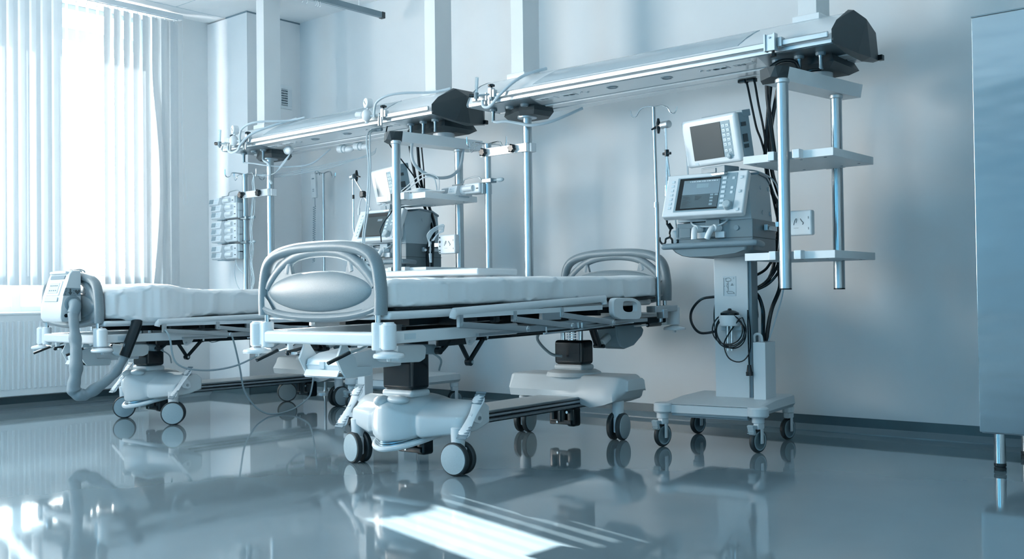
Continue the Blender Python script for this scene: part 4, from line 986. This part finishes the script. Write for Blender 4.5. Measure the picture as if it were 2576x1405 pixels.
    b = B(); b.T = F; b.bb(-.118, .079, -.0165, -.0145, -.083, -.005); s1 = part(fr, 'display', b, M_screenlo if box else M_screen)
    b = B(); b.T = F; b.bb(-.118, .079, -.0165, -.0145, -.005, .062); part(s1, 'graph_area', b, M_screenlit if box else M_screen)
    b = B(); b.T = F
    if box:
        b.bb(-.118, .079, -.0167, -.0147, .062, .078); part(s1, 'title_bar', b, M_midgrey)
        b = B(); b.T = F; b.bb(-.045, .020, -.0172, -.0160, .030, .055).bb(.035, .052, -.0172, -.016, -.018, -.008).bb(.035, .052, -.0172, -.016, -.035, -.024).bb(.035, .052, -.0172, -.016, -.052, -.042).bb(.035, .052, -.0172, -.016, -.072, -.060).bb(.058, .076, -.0172, -.016, -.017, -.008); part(s1, 'soft_key', b, M_panel)
        b = B(); b.T = F
        for k in range(14):
            b.bb(-.112, -.112+.025+.03*((k*7) % 5)/5, -.0172, -.016, -.016-.0047*k, -.0145-.0047*k)
            if k < 5: b.bb(-.045, -.045+.02+.02*((k*3) % 4)/4, -.0172, -.016, -.016-.0055*k, -.0145-.0055*k)
        part(s1, 'text_line', b, M_mark)
        b = B(); b.T = F
        for k in range(17): b.bb(-.085+.009*k, -.085+.009*k+.0045+.002*(k % 3), -.0172, -.016, .067, .072)
        part(s1, 'title_text', b, M_key)
    else:
        b.bb(.0, .045, -.0172, -.016, .025, .042); part(s1, 'soft_key', b, M_midgrey)
    b = B(); b.T = F
    for k in range(7):
        b.bb(.090, .112, -.0185, -.013, -.086+.0262*k, -.070+.0262*k, .003).bb(-.188, -.171, -.0155, -.010, -.082+.0255*k, -.067+.0255*k, .003)
    for px_, pz_ in ((.148, .075), (.146, .02), (.146, -.006), (.188, .078), (.188, -.002), (.188, -.105)): b.bb(px_-.008, px_+.008, -.0175, -.011, pz_-.007, pz_+.009, .003)
    part(fr, 'key', b, M_key)
    b = B(); b.T = F; b.lathe((.137, -.014, -.080), (0, -1, 0), [(.026, 0), (.024, .006), (.022, .022), (.017, .026), (0, .027)], 28); part(fr, 'rotary_knob', b, M_wheel)
    # valve row
    b = B(); b.bb(-.165, -.155, -.2125, -.20, 1.08, 1.13).bb(-.145, -.085, -.216, -.205, 1.075, 1.125, .003).bb(.0, .075, -.222, -.205, 1.073, 1.165, .004); vp = part(t, 'valve_panel', b, M_gbody if box else M_upbody)
    for vx, dx_ in ((-.048, 0), (.052, -.022)):
        b = B(); b.cyl((vx+.02, -.205, 1.118), (vx, -.245, 1.118), .019, None, 18, .003).tube([(vx, -.235, 1.12), (vx+dx_*.4, -.25, 1.112), (vx+dx_, -.258, 1.085), (vx+dx_*1.4, -.258, 1.064)], .0155, 14, 4).bb(vx, vx+.05, -.226, -.2, 1.068, 1.10, .003)
        part(t, 'valve_elbow', b, M_white)
    b = B(); b.tube([(-.085, -.205, 1.155), (-.06, -.225, 1.138), (.0, -.235, 1.128), (.06, -.235, 1.128), (.10, -.225, 1.142), (.115, -.205, 1.16)], .0045, 8, 6); part(t, 'sensor_tube', b, M_hose)
    b = B(); b.cyl((.16, -.215, 1.116), (.16, -.211, 1.116), .013, None, 18).cyl((-.02, -.215, 1.11), (-.02, -.211, 1.11), .006, None, 12); part(t, 'cap_screw', b, M_midgrey)
    # push handle and pan
    b = B(); b.tube([(-.200, -.292, 1.030), (-.185, -.292, 1.030), (.26, -.292, 1.034), (.278, -.285, 1.034), (.285, -.24, 1.034), (.27, -.15, 1.03)], .0155, 12, 1).ball((-.200, -.292, 1.030), .0155, 14); part(t, 'push_handle', b, M_midgrey)
    b = B(); R = []
    for yy, k in ((-.285, .93), (-.27, 1), (.12, 1), (.145, .95)):
        P = [(-.165, 1.018), (.24, 1.018), (.235, 1.0), (.19, .985), (.06, .972), (-.07, .972), (-.11, .980), (-.145, .998)]
        R.append([(.04+(px_-.04)*k, yy, 1.0+(pz_-1.0)*k) for px_, pz_ in P])
    b.rings(R); part(t, 'pan', b, M_gbody, ang=50)
    # side rail with clamp lever and hook holders
    b = B(); b.bb(.247, .262, -.05, .12, 1.108, 1.132, .002).cyl((.262, -.03, 1.12), (.285, -.06, 1.115), .009, None, 12).box((.262, -.06, 1.12), (.02, .012, .03), .002); part(t, 'side_rail', b, M_alu)
    b = B(); b.bb(-.215, -.165, -.17, -.12, 1.07, 1.115, .004).bb(-.20, -.165, -.18, -.16, 1.04, 1.12, .003); hb = part(t, 'tube_holder', b, M_label)
    b = B(); b.tube([(-.205, -.19, 1.13), (-.208, -.20, 1.105), (-.205, -.205, 1.085), (-.225, -.21, 1.075), (-.23, -.21, 1.055), (-.245, -.21, 1.05), (-.258, -.21, 1.065), (-.26, -.21, 1.085)], .0055, 8, 5)
    b.tube([(-.205, -.205, 1.085), (-.19, -.21, 1.07), (-.188, -.21, 1.05), (-.175, -.21, 1.04), (-.160, -.21, 1.052), (-.158, -.21, 1.07)], .0055, 8, 5).tube([(-.225, -.20, 1.19), (-.222, -.2, 1.165), (-.222, -.2, 1.15)], .006, 8, 3).cyl((-.215, -.2, 1.155), (-.2, -.19, 1.125), .012, None, 10)
    part(hb, 'hook', b, M_black)
    return t
v2 = make_vent('near ventilator with lit screen on its white wheeled trolley right of the near bed', -2.674, 4.817, math.radians(8), True)
v1 = make_vent('far ventilator with dark screen standing between the two beds', -5.343, 5.02, math.radians(2), False)
# hinged breathing-tube arms of the two ventilators
def hinged_arm(label, x, y, sgn, pts, pts2, knob_dir):
    t = thing('tube_support_arm', label, 'support arm', (0, 0, 0), 0, 'hinged tube arms')
    top = Vector(pts[0]); part(t, 'hinge', B().cyl(top+Vector((-.028, .01, 0)), top+Vector((.028, -.01, 0)), .0195, None, 22, .002), M_alu)
    d = Vector(knob_dir).normalized()
    part(t, 'wing_knob', B().cyl(top+d*.028, top+d*.045, .012, None, 14).tube([top+d*.052+Vector((0, 0, .040)), top+d*.052+Vector((0, 0, .02)), top+d*.052, top+d*.052+Vector((0, 0, -.02)), top+d*.052+Vector((0, 0, -.040))], .008, 8, 3, .010, True, lambda u: .7+.7*math.sin(PI*u)).tube([top+d*.05, top+d*.075+Vector((0, 0, -.006)), top+d*.10+Vector((0, 0, -.012))], .010, 8, 3, .008, True, lambda u: 1.1-.5*u), M_black)
    part(t, 'arm_rod', B().tube(pts, .0065, 10), M_chrome)
    part(t, 'arm_rod', B().tube(pts2, .0055, 10), M_chrome)
    return t
a = hinged_arm('hinged steel tube arm with black wing knob left of the near ventilator', 0, 0, 1, [(-2.873, 4.60, 1.678), (-2.869, 4.60, 1.50), (-2.871, 4.60, 1.345)], [(-2.882, 4.605, 1.672), (-2.868, 4.60, 1.525), (-2.856, 4.60, 1.42), (-2.852, 4.61, 1.37), (-2.85, 4.64, 1.20), (-2.85, 4.66, 1.10)], (-1, .2, 0))
part(a, 'rod_clamp', B().box((-2.868, 4.60, 1.525), (.05, .014, .014), .003).cyl((-2.868, 4.60, 1.51), (-2.868, 4.60, 1.545), .012, None, 12), M_black)
part(a, 'rod_tip', B().cyl((-2.872, 4.60, 1.36), (-2.874, 4.60, 1.30), .010, None, 12, .002).cyl((-2.874, 4.60, 1.30), (-2.872, 4.60, 1.26), .003), M_chrome)
a = hinged_arm('hinged steel tube arm with black wing knob left of the far ventilator', 0, 0, 1, [(-5.671, 4.85, 1.668), (-5.669, 4.85, 1.506), (-5.672, 4.85, 1.30), (-5.66, 4.87, 1.12)], [(-5.66, 4.85, 1.66), (-5.556, 4.85, 1.53), (-5.486, 4.85, 1.415)], (1, -.2, 0))
part(a, 'rod_clamp', B().star((-5.556, 4.855, 1.53), (0, -1, 0), .026, .03, 4).cyl((-5.67, 4.85, 1.505), (-5.67, 4.85, 1.535), .0085, None, 10), M_black)
part(a, 'rod_tip', B().tube([(-5.556, 4.85, 1.53), (-5.59, 4.85, 1.49), (-5.605, 4.85, 1.45), (-5.61, 4.85, 1.43)], .004, 7, 4).cyl((-5.61, 4.85, 1.435), (-5.612, 4.85, 1.385), .009, None, 10), M_white)
# patient monitors above the ventilators
def make_monitor(label, vx, vy, vr, dark):
    c, s = math.cos(vr), math.sin(vr); lx, ly = .035, -.155
    t = thing('patient_monitor', label, 'monitor', (vx+lx*c-ly*s, vy+lx*s+ly*c, 1.575), vr-math.radians(19), 'patient monitors')
    F = Matrix.Rotation(.20, 4, 'X'); W_, Hh = .181, .124
    def b_(): q = B(); q.T = F; return q
    b = b_(); b.bb(-W_, W_, -.045, -.005, -Hh, Hh, .018, 4); part(t, 'front_frame', b, M_wgloss)
    b = b_(); b.bb(-W_+.012, W_-.004, -.008, .075, -Hh+.008, Hh-.004, .012).bb(-.09, W_-.002, .02, .085, Hh-.03, Hh+.004, .004); o = part(t, 'back_shell', b, M_panel)
    b = b_()
    for z in (.06, .0, -.02, -.05): b.bb(W_-.006, W_-.001, .0, .035, z-.012, z+.008)
    part(o, 'vent_slot', b, M_mark)
    b = b_(); b.bb(-.117, .082, -.0475, -.043, -.090, .090, .001); part(t, 'screen', b, dark)
    b = b_(); b.bb(.083, .143, -.0465, -.0435, -.092, .090, .001); kf = part(t, 'key_field', b, M_panel)
    b = b_()
    for k in range(6):
        for q in (0, 1): b.bb(.090+.026*q, .110+.026*q, -.0490, -.0455, .058-.0235*k-(.008 if k == 5 else 0), .073-.0235*k-(.008 if k == 5 else 0), .002)
    part(kf, 'key', b, M_key)
    b = b_()
    for k in range(6):
        for q in (0, 1): b.bb(.093+.026*q, .104+.026*q, -.0494, -.0488, .064-.0235*k-(.008 if k == 5 else 0), .066-.0235*k-(.008 if k == 5 else 0))
    part(kf, 'key_print', b, M_mark)
    b = b_(); b.lathe((.117, -.045, -.088), (0, -1, 0), [(.0175, 0), (.0165, .003), (.0125, .005), (.011, .016), (.0, .018)], 24); part(t, 'rotary_knob', b, M_wheel)
    b = b_(); b.bb(-.118, -.095, -.0462, -.044, -.115, -.101, .001); part(t, 'power_key', b, M_label)
    # tilting mount below
    b = B(); b.bb(-.06, .095, -.045, .07, -.176, -.140, .004).bb(-.045, .04, -.05, -.03, -.172, -.150, .002); m = part(t, 'swivel_mount', b, M_midgrey)
    b = B(); b.bb(-.05, .10, -.055, .07, -.190, -.176, .003).cyl((.03, .0, -.186), (.03, .0, -.20), .05, None, 24); part(m, 'mount_plate', b, M_alu)
    return t
make_monitor('patient monitor with dark screen tilted above the near ventilator', -2.674, 4.817, math.radians(8), M_screen)
make_monitor('patient monitor with pale reflecting screen above the far ventilator', -5.343, 5.02, math.radians(2), mat('bright_reflecting_screen', (.17, .22, .25), .12, coat=1.0))  # paleness of the reflection is put into the screen's base colour
b = B(); b.tube([(-2.500, 4.74, 1.585), (-2.475, 4.73, 1.587), (-2.455, 4.73, 1.575), (-2.450, 4.73, 1.54), (-2.46, 4.73, 1.50), (-2.485, 4.74, 1.49), (-2.515, 4.75, 1.50), (-2.52, 4.76, 1.56), (-2.505, 4.76, 1.63)], .0026, 6, 6).box((-2.505, 4.742, 1.586), (.03, .014, .02), .003)
solo('sensor_cable', 'thin cable with grey plug curling from the side of the near monitor', 'cable', b, M_cable)
# interface modules on arms beside the ventilators
def module(label, x, y):
    t = thing('interface_module', label, 'module', (x, y, 1.13), .05, 'interface modules')
    part(t, 'housing', B().bb(-.075, .072, -.022, .022, -.062, .062, .009, 3), M_white)
    b = B()
    for z, r in ((.045, .006), (.017, .0085), (-.012, .005), (-.038, .006), (-.052, .005)): b.cyl((-.060, -.0225, z), (-.060, -.024, z), r, None, 14)
    part(t, 'socket', b, M_mark)
    b = B(); b.tube([(-.02, -.0232, -.01), (-.012, -.0232, .015), (-.004, -.0232, .02), (-.008, -.0232, .0)], .0012, 5, 3).tube([(.015, -.0232, .02), (.022, -.0232, .008), (.03, -.0232, .0), (.026, -.0232, -.01)], .0016, 5, 3).bb(.055, .057, -.0235, -.0225, .018, .030).bb(.055, .057, -.0235, -.0225, -.035, -.024).bb(-.02, .005, -.0235, -.0225, -.026, -.025)
    part(t, 'print', b, M_mark)
    part(t, 'holder', B().bb(-.085, -.074, -.012, .012, -.03, .03, .002).bb(-.12, -.08, -.008, .008, -.012, .012), M_alu)
    return t
module('white interface module behind the pole right of the near ventilator', -2.215, 4.77)
module('white interface module hanging in front of the far ventilator side', -4.635, 4.77)
b = B()
for k in range(6):
    b.tube([(-4.80+.004*k, 4.75, 1.12+.004*k), (-4.79, 4.745-.004*k, 1.165+.006*k), (-4.74+.004*k, 4.74-.004*k, 1.215+.005*k), (-4.675+.004*k, 4.74, 1.235+.006*k-.01*(k % 2)), (-4.665, 4.75, 1.215+.004*k), (-4.72, 4.752, 1.20), (-4.775+.003*k, 4.755, 1.16)], .0034, 6, 6)
b.tube([(-4.78, 4.74, 1.15), (-4.772, 4.735, 1.11), (-4.768, 4.73, 1.06)], .003, 6, 4).cyl((-4.768, 4.73, 1.075), (-4.764, 4.73, 1.015), .010, .008, 12)
solo('sensor_cable', 'coiled pale sensor cables hung beside the module of the far ventilator', 'cable', b, M_hose)
b = B()
for k in range(5):
    b.tube([(-5.0+.02*k, 4.66+.02*k, 1.472), (-4.93, 4.65+.02*k, 1.485+.004*k), (-4.82+.01*k, 4.66, 1.478+.005*k), (-4.72, 4.68+.02*k, 1.480), (-4.66+.01*k, 4.72, 1.475), (-4.72, 4.78, 1.472), (-4.85, 4.76, 1.48+.005*k), (-4.95, 4.72, 1.475)], .0034, 6, 6)
b.tube([(-4.98, 4.66, 1.485), (-4.92, 4.68, 1.53), (-4.84, 4.70, 1.585), (-4.78, 4.72, 1.60), (-4.72, 4.73, 1.585), (-4.69, 4.74, 1.55), (-4.70, 4.75, 1.50), (-4.705, 4.75, 1.475)], .0032, 6, 6)
b.tube([(-4.95, 4.66, 1.48), (-4.86, 4.69, 1.54), (-4.79, 4.71, 1.575), (-4.73, 4.73, 1.565), (-4.715, 4.74, 1.52), (-4.72, 4.75, 1.475)], .0045, 6, 6)
solo('sensor_cable', 'tangle of pale cables lying on the upper shelf of the far carrier', 'cable', b, M_white)
b = B(); b.bb(-5.20, -4.98, 4.86, 4.97, 1.418, 1.424).tube([(-5.35, 4.84, 1.432), (-5.28, 4.83, 1.45), (-5.2, 4.85, 1.44), (-5.12, 4.86, 1.452), (-5.04, 4.88, 1.436)], .0035, 6, 6).tube([(-5.32, 4.88, 1.432), (-5.2, 4.86, 1.46), (-5.1, 4.87, 1.44), (-5.02, 4.9, 1.45)], .0035, 6, 6).bb(-5.14, -5.03, 4.9, 4.96, 1.424, 1.448, .004)
solo('sensor_cable', 'small tangle of leads and a flat adaptor lying on top of the far ventilator', 'cable', b, M_label)
# heater element with its coiled lead on the near trolley column
t = thing('humidifier_heater', 'white heater head with two steel rods and coiled black lead on the near trolley column', 'heater', (-2.674, 4.817, 0), math.radians(8))
b = B(); b.lathe((.070, -.085, .618), (0, 0, 1), [(.05, 0), (.054, .004), (.056, .05), (.05, .056), (0, .056)], 30); part(t, 'heater_head', b, M_white)
b = B(); b.lathe((.070, -.085, .674), (0, 0, 1), [(.048, 0), (.048, .012), (.03, .022), (.012, .026), (.008, .034), (0, .036)], 24); part(t, 'top_cap', b, M_black)
b = B(); b.cyl((.058, -.09, .49), (.058, -.09, .625), .0075, None, 14).cyl((.080, -.09, .49), (.080, -.09, .625), .0075, None, 14); part(t, 'heating_rod', b, M_chrome)
b = B(); b.bb(.015, .125, -.07, -.03, .594, .622, .003); part(t, 'wall_bracket', b, M_label)
b = B(); pts = []
for k in range(64):
    a = 2*PI*k/16+1.2; r = .078+.012*math.sin(k*.35)
    pts.append((.083+r*math.cos(a)+.010*math.sin(k*.2), -.112-.006*math.sin(k*.9), .600+r*1.0*math.sin(a)-.010*math.cos(k*.13)))
pts += [(.055, -.11, .55), (.05, -.11, .50), (.07, -.11, .455), (.11, -.105, .435), (.15, -.10, .445), (.176, -.09, .49), (.180, -.085, .56), (.176, -.085, .63), (.165, -.08, .70), (.167, -.085, .58), (.170, -.09, .47), (.172, -.09, .40)]
b.tube(pts, .0036, 6, 3).cyl((.172, -.09, .42), (.173, -.09, .38), .010, .016, 12).cyl((.173, -.09, .385), (.174, -.09, .365), .019, None, 14)
part(t, 'coiled_lead', b, M_black)
# cables and hoses down to the near ventilator
def cab(name, label, r, m, *lines, cat='cable'):
    b = B()
    for l in lines: b.tube(l, r, 8, 6)
    return solo(name, label, cat, b, m)
cab('mains_cable', 'leftmost thin black cable above the near ventilator, from the rear of the near beam', .0062, M_black, [(-2.69, 5.115, 1.963), (-2.667, 5.11, 1.950), (-2.640, 5.110, 1.824), (-2.612, 5.110, 1.693), (-2.587, 5.110, 1.625), (-2.565, 5.110, 1.540), (-2.559, 5.110, 1.449), (-2.554, 5.110, 1.330), (-2.56, 5.05, 1.22)])
cab('mains_cable', 'second thin black cable from the rear of the near beam, beside the leftmost', .0062, M_black, [(-2.64, 5.115, 1.960), (-2.619, 5.110, 1.946), (-2.597, 5.110, 1.818), (-2.571, 5.110, 1.689), (-2.557, 5.110, 1.578), (-2.548, 5.110, 1.448), (-2.52, 5.11, 1.294), (-2.49, 5.11, 1.15)])
for lab, x in (('left', -2.695), ('right', -2.642)):
    solo('mains_plug', 'flat black plug under the rear of the near beam, the %s of two' % lab, 'plug', B().box((x, 5.115, 1.958), (.045, .03, .018), .004).box((x+.025, 5.115, 1.955), (.02, .016, .022), .003), M_black)
cab('gas_hose', 'thick black hose crossing behind the near carrier, running straight down', .0115, M_black, [(-2.530, 5.13, 1.945), (-2.541, 5.120, 1.812), (-2.553, 5.120, 1.688), (-2.567, 5.120, 1.541), (-2.558, 5.120, 1.428), (-2.525, 5.120, 1.317), (-2.496, 5.120, 1.250), (-2.505, 5.120, 1.122), (-2.519, 5.120, 0.993), (-2.545, 5.10, 0.865), (-2.585, 5.0, .80)], cat='hose')
cab('gas_hose', 'thick black hose crossing behind the near carrier, slanting from the pole', .0115, M_black, [(-2.45, 5.10, 1.955), (-2.488, 5.13, 1.902), (-2.518, 5.145, 1.809), (-2.543, 5.145, 1.686), (-2.554, 5.145, 1.601), (-2.541, 5.145, 1.448), (-2.51, 5.145, 1.337), (-2.48, 5.145, 1.249), (-2.49, 5.145, 1.078), (-2.50, 5.12, 0.95), (-2.46, 5.05, .82), (-2.485, 5.0, .70), (-2.497, 4.97, .58), (-2.49, 4.95, .52)], cat='hose')
cab('sensor_cable', 'pale grey cable curving from the near monitor mount down behind the pole', .0042, M_hose, [(-2.603, 4.90, 1.445), (-2.533, 4.980, 1.430), (-2.488, 5.07, 1.378), (-2.456, 5.07, 1.260), (-2.436, 5.07, 1.133), (-2.432, 5.06, 0.987), (-2.418, 5.0, 0.798), (-2.438, 4.95, 0.653), (-2.477, 4.93, 0.52)])
cab('hose_bundle', 'bundle of black hoses curving into the back of the near trolley column', .0075, M_black,
    [(-2.433, 5.05, .956), (-2.462, 5.02, .883), (-2.508, 5.0, .831), (-2.575, 4.96, .795)], [(-2.461, 5.05, .957), (-2.485, 5.02, .884), (-2.543, 5.0, .826), (-2.590, 4.97, .805)], [(-2.506, 5.05, .954), (-2.535, 5.02, .906), (-2.594, 4.97, .865)],
    [(-2.575, 4.94, .80), (-2.525, 4.93, .775), (-2.498, 4.93, .70), (-2.497, 4.93, .62), (-2.499, 4.93, .54), (-2.495, 4.93, .49)], [(-2.575, 4.95, .79), (-2.535, 4.95, .765), (-2.510, 4.94, .70), (-2.509, 4.94, .62), (-2.505, 4.93, .51)], [(-2.575, 4.95, .78), (-2.55, 4.94, .74), (-2.535, 4.93, .66), (-2.56, 4.92, .60), (-2.53, 4.91, .54)],
    cat='hose')
cab('gas_hose', 'black hose loop standing out to the left of the near trolley column', .0072, M_black, [(-2.665, 4.84, .80), (-2.70, 4.80, .772), (-2.778, 4.780, 0.758), (-2.838, 4.780, 0.700), (-2.843, 4.780, 0.635), (-2.80, 4.780, 0.583), (-2.74, 4.79, 0.580), (-2.68, 4.83, .60)], [(-2.685, 4.85, .86), (-2.712, 4.82, .75), (-2.718, 4.81, .65), (-2.705, 4.81, .55), (-2.675, 4.84, .47)], [(-2.685, 4.86, .86), (-2.708, 4.84, .75), (-2.712, 4.83, .64), (-2.698, 4.83, .55), (-2.67, 4.85, .47)], cat='hose')
solo('hose_sleeve', 'white ring sleeve on the box top of the near trolley', 'sleeve', B().tube([(-2.505, 4.84, .535), (-2.503, 4.835, .565), (-2.485, 4.835, .575), (-2.468, 4.84, .565), (-2.465, 4.845, .535)], .007, 9, 6), M_white)
# cables down to the far ventilator
cab('gas_hose', 'thick black hose above the far ventilator, left of the close pair', .0105, M_black, [(-5.375, 5.12, 1.945), (-5.362, 5.120, 1.899), (-5.323, 5.120, 1.728), (-5.284, 5.120, 1.581), (-5.221, 5.120, 1.448), (-5.13, 5.10, 1.31), (-5.09, 5.06, 1.235), (-5.07, 5.0, 1.10), (-5.06, 5.0, .90)], cat='hose')
cab('gas_hose', 'thick black hose above the far ventilator, right of the close pair', .0105, M_black, [(-5.29, 5.12, 1.945), (-5.279, 5.120, 1.890), (-5.262, 5.120, 1.722), (-5.235, 5.120, 1.577), (-5.173, 5.120, 1.445), (-5.085, 5.09, 1.30), (-5.065, 5.06, 1.22), (-5.045, 5.02, 1.0), (-5.04, 5.0, .85)], cat='hose')
cab('mains_cable', 'thin black cable hanging straight behind the far carrier pole', .005, M_black, [(-5.25, 5.13, 1.95), (-5.239, 5.120, 1.880), (-5.217, 5.120, 1.690), (-5.211, 5.120, 1.56), (-5.20, 5.12, 1.42)])
cab('mains_cable', 'black cable with plug swinging from the far beam to the far monitor', .0048, M_black, [(-5.235, 4.79, 1.972), (-5.233, 4.780, 1.94), (-5.19, 4.74, 1.876), (-5.14, 4.76, 1.793), (-5.107, 4.80, 1.729), (-5.10, 4.90, 1.634), (-5.09, 4.97, 1.541)])
cab('mains_cable', 'black lead with jack dangling in front of the far ventilator screen', .0042, M_black, [(-5.121, 4.75, 1.425), (-5.110, 4.70, 1.361), (-5.162, 4.680, 1.296), (-5.187, 4.670, 1.243), (-5.180, 4.67, 1.21), (-5.176, 4.67, 1.165)])
cab('oxygen_tube', 'pair of thin pale tubes hanging from the far beam past the far ventilator screen', .0055, M_hose, [(-5.375, 4.80, 1.966), (-5.33, 4.70, 1.93), (-5.235, 4.60, 1.836), (-5.16, 4.55, 1.661), (-5.152, 4.52, 1.394), (-5.190, 4.52, 1.210), (-5.200, 4.52, 1.051), (-5.214, 4.52, .93)], [(-5.36, 4.81, 1.966), (-5.315, 4.71, 1.93), (-5.215, 4.61, 1.836), (-5.143, 4.55, 1.661), (-5.137, 4.525, 1.394), (-5.178, 4.525, 1.210), (-5.186, 4.525, 1.051), (-5.20, 4.525, .93)], cat='tube')
solo('mains_plug', 'flat grey plug under the far beam where the two thin tubes start', 'plug', B().cyl((-5.40, 4.80, 1.966), (-5.30, 4.80, 1.960), .016, .012, 14, .004), M_midgrey)
cab('sensor_cable', 'pale wires hanging straight down behind the left side of the near monitor', .0028, M_hose, [(-2.889, 4.83, 1.63), (-2.886, 4.83, 1.512), (-2.882, 4.83, 1.43), (-2.874, 4.83, 1.40)], [(-2.883, 4.83, 1.60), (-2.880, 4.83, 1.50), (-2.876, 4.83, 1.43), (-2.862, 4.83, 1.39)])
# infusion stand fixed to the head corner of the near bed
t = thing('infusion_stand', 'slim steel infusion pole with hooks rising from the head corner of the near bed', 'infusion pole', (-3.15, 4.94, .70))
O = Matrix.Translation((3.15, -4.94, -.70)); b = B(); b.T = O
b.tube([(-3.150, 4.94, .66), (-3.152, 4.94, 1.30)], .0125, 14).tube([(-3.152, 4.94, 1.29), (-3.164, 4.94, 1.855)], .0095, 14); part(t, 'pole', b, M_steel)
b = B(); b.T = O; c = Vector((-3.164, 4.94, 1.855))
for s in (-1, 1):
    u = Vector((s*.92, .25*s, 0)); b.tube([c, c+u*.05+Vector((0, 0, .004)), c+u*.085+Vector((0, 0, -.010)), c+u*.105+Vector((0, 0, -.040)), c+u*.122+Vector((0, 0, -.048)), c+u*.138+Vector((0, 0, -.036)), c+u*.145+Vector((0, 0, -.010))], .0038, 7, 6)
part(t, 'bag_hook', b, M_chrome)
b = B(); b.T = O; b.cyl((-3.155, 4.94, 1.28), (-3.155, 4.94, 1.31), .015, None, 14); part(t, 'sleeve', b, M_alu)
# infusion stand and nurse-call handset by the back wall
t = thing('infusion_stand', 'slim steel infusion pole with two hooks near the back wall corner, behind the far bed', 'infusion pole', (-6.75, 5.45, .5))
O = Matrix.Translation((6.75, -5.45, -.5)); b = B(); b.T = O; b.tube([(-6.75, 5.45, .55), (-6.75, 5.45, 1.835)], .0105, 14); part(t, 'pole', b, M_steel)
b = B(); b.T = O; c = Vector((-6.75, 5.45, 1.835))
for s in (-1, 1):
    u = Vector((s, 0, 0)); b.tube([c, c+u*.06+Vector((0, 0, .012)), c+u*.10+Vector((0, 0, .004)), c+u*.115+Vector((0, 0, -.035)), c+u*.135+Vector((0, 0, -.048)), c+u*.155+Vector((0, 0, -.035)), c+u*.16+Vector((0, 0, -.008))], .005, 7, 6)
part(t, 'bag_hook', b, M_chrome)
b = B(); b.T = O; b.lathe((-6.75, 5.45, .0), (0, 0, 1), [(.0, .0), (.09, 0), (.09, .012), (.02, .022), (.013, .06), (.0125, .56)], 20); part(t, 'foot', b, M_steel)
t = thing('nurse_call_handset', 'pale nurse call handset with coiled cord hanging on the pole near the corner', 'handset', (-6.858, 5.44, 1.74))
b = B(); b.box((0, 0, 0), (.062, .026, .205), .008, RY(-.05)); part(t, 'handset', b, M_white)
b = B(); b.box((.004, -.0142, -.03), (.02, .003, .006), 0).box((.003, -.0142, -.045), (.02, .003, .006), 0).box((.0, -.0142, .06), (.03, .003, .01), 0); part(t, 'button', b, M_sticker)
b = B(); pts = [(.006, 0, -.10), (.006, 0, -.15)]
for k in range(26*8):
    a = 2*PI*k/8; pts.append((-.002-.00008*k+.0105*math.cos(a), .0105*math.sin(a), -.17-.0023*k))
b.tube(pts, .0026, 5); part(t, 'coiled_cord', b, M_cable)
b = B(); b.tube([(.01, .0, .10), (.02, .0, .125), (.05, .0, .12), (.075, .0, .085)], .004, 6, 5); part(t, 'hanging_hook', b, M_cable)
# overbed table between the beds
t = thing('overbed_table', 'pale overbed table standing between the beds, its long top end-on behind the near mattress', 'table', (-4.5, 4.3, 0))
O = Matrix.Translation((4.5, -4.3, 0)); b = B(); b.T = O; b.bb(-5.0, -3.785, 4.12, 4.46, .905, .945, .012, 3); o = part(t, 'table_top', b, M_wgloss)
b = B(); b.T = O; b.bb(-4.98, -4.3, 4.2, 4.38, .885, .906, .004); part(o, 'under_frame', b, M_label)
b = B(); b.T = O; b.bb(-4.965, -4.895, 4.265, 4.335, .07, .89, .006); part(t, 'column', b, M_white)
b = B(); b.T = O; b.bb(-4.97, -4.45, 4.15, 4.19, .05, .08, .006).bb(-4.97, -4.45, 4.42, 4.46, .05, .08, .006).bb(-4.97, -4.91, 4.15, 4.46, .05, .085, .006); part(t, 'foot_frame', b, M_white)
for x, y in ((-4.94, 4.17), (-4.48, 4.17), (-4.94, 4.44), (-4.48, 4.44)):
    b = B(); b.T = O; b.lathe((x, y-.01, .025), (0, 1, 0), [(0, 0), (.025, 0), (.025, .02), (0, .02)], 18); part(t, 'wheel', b, M_rubber)
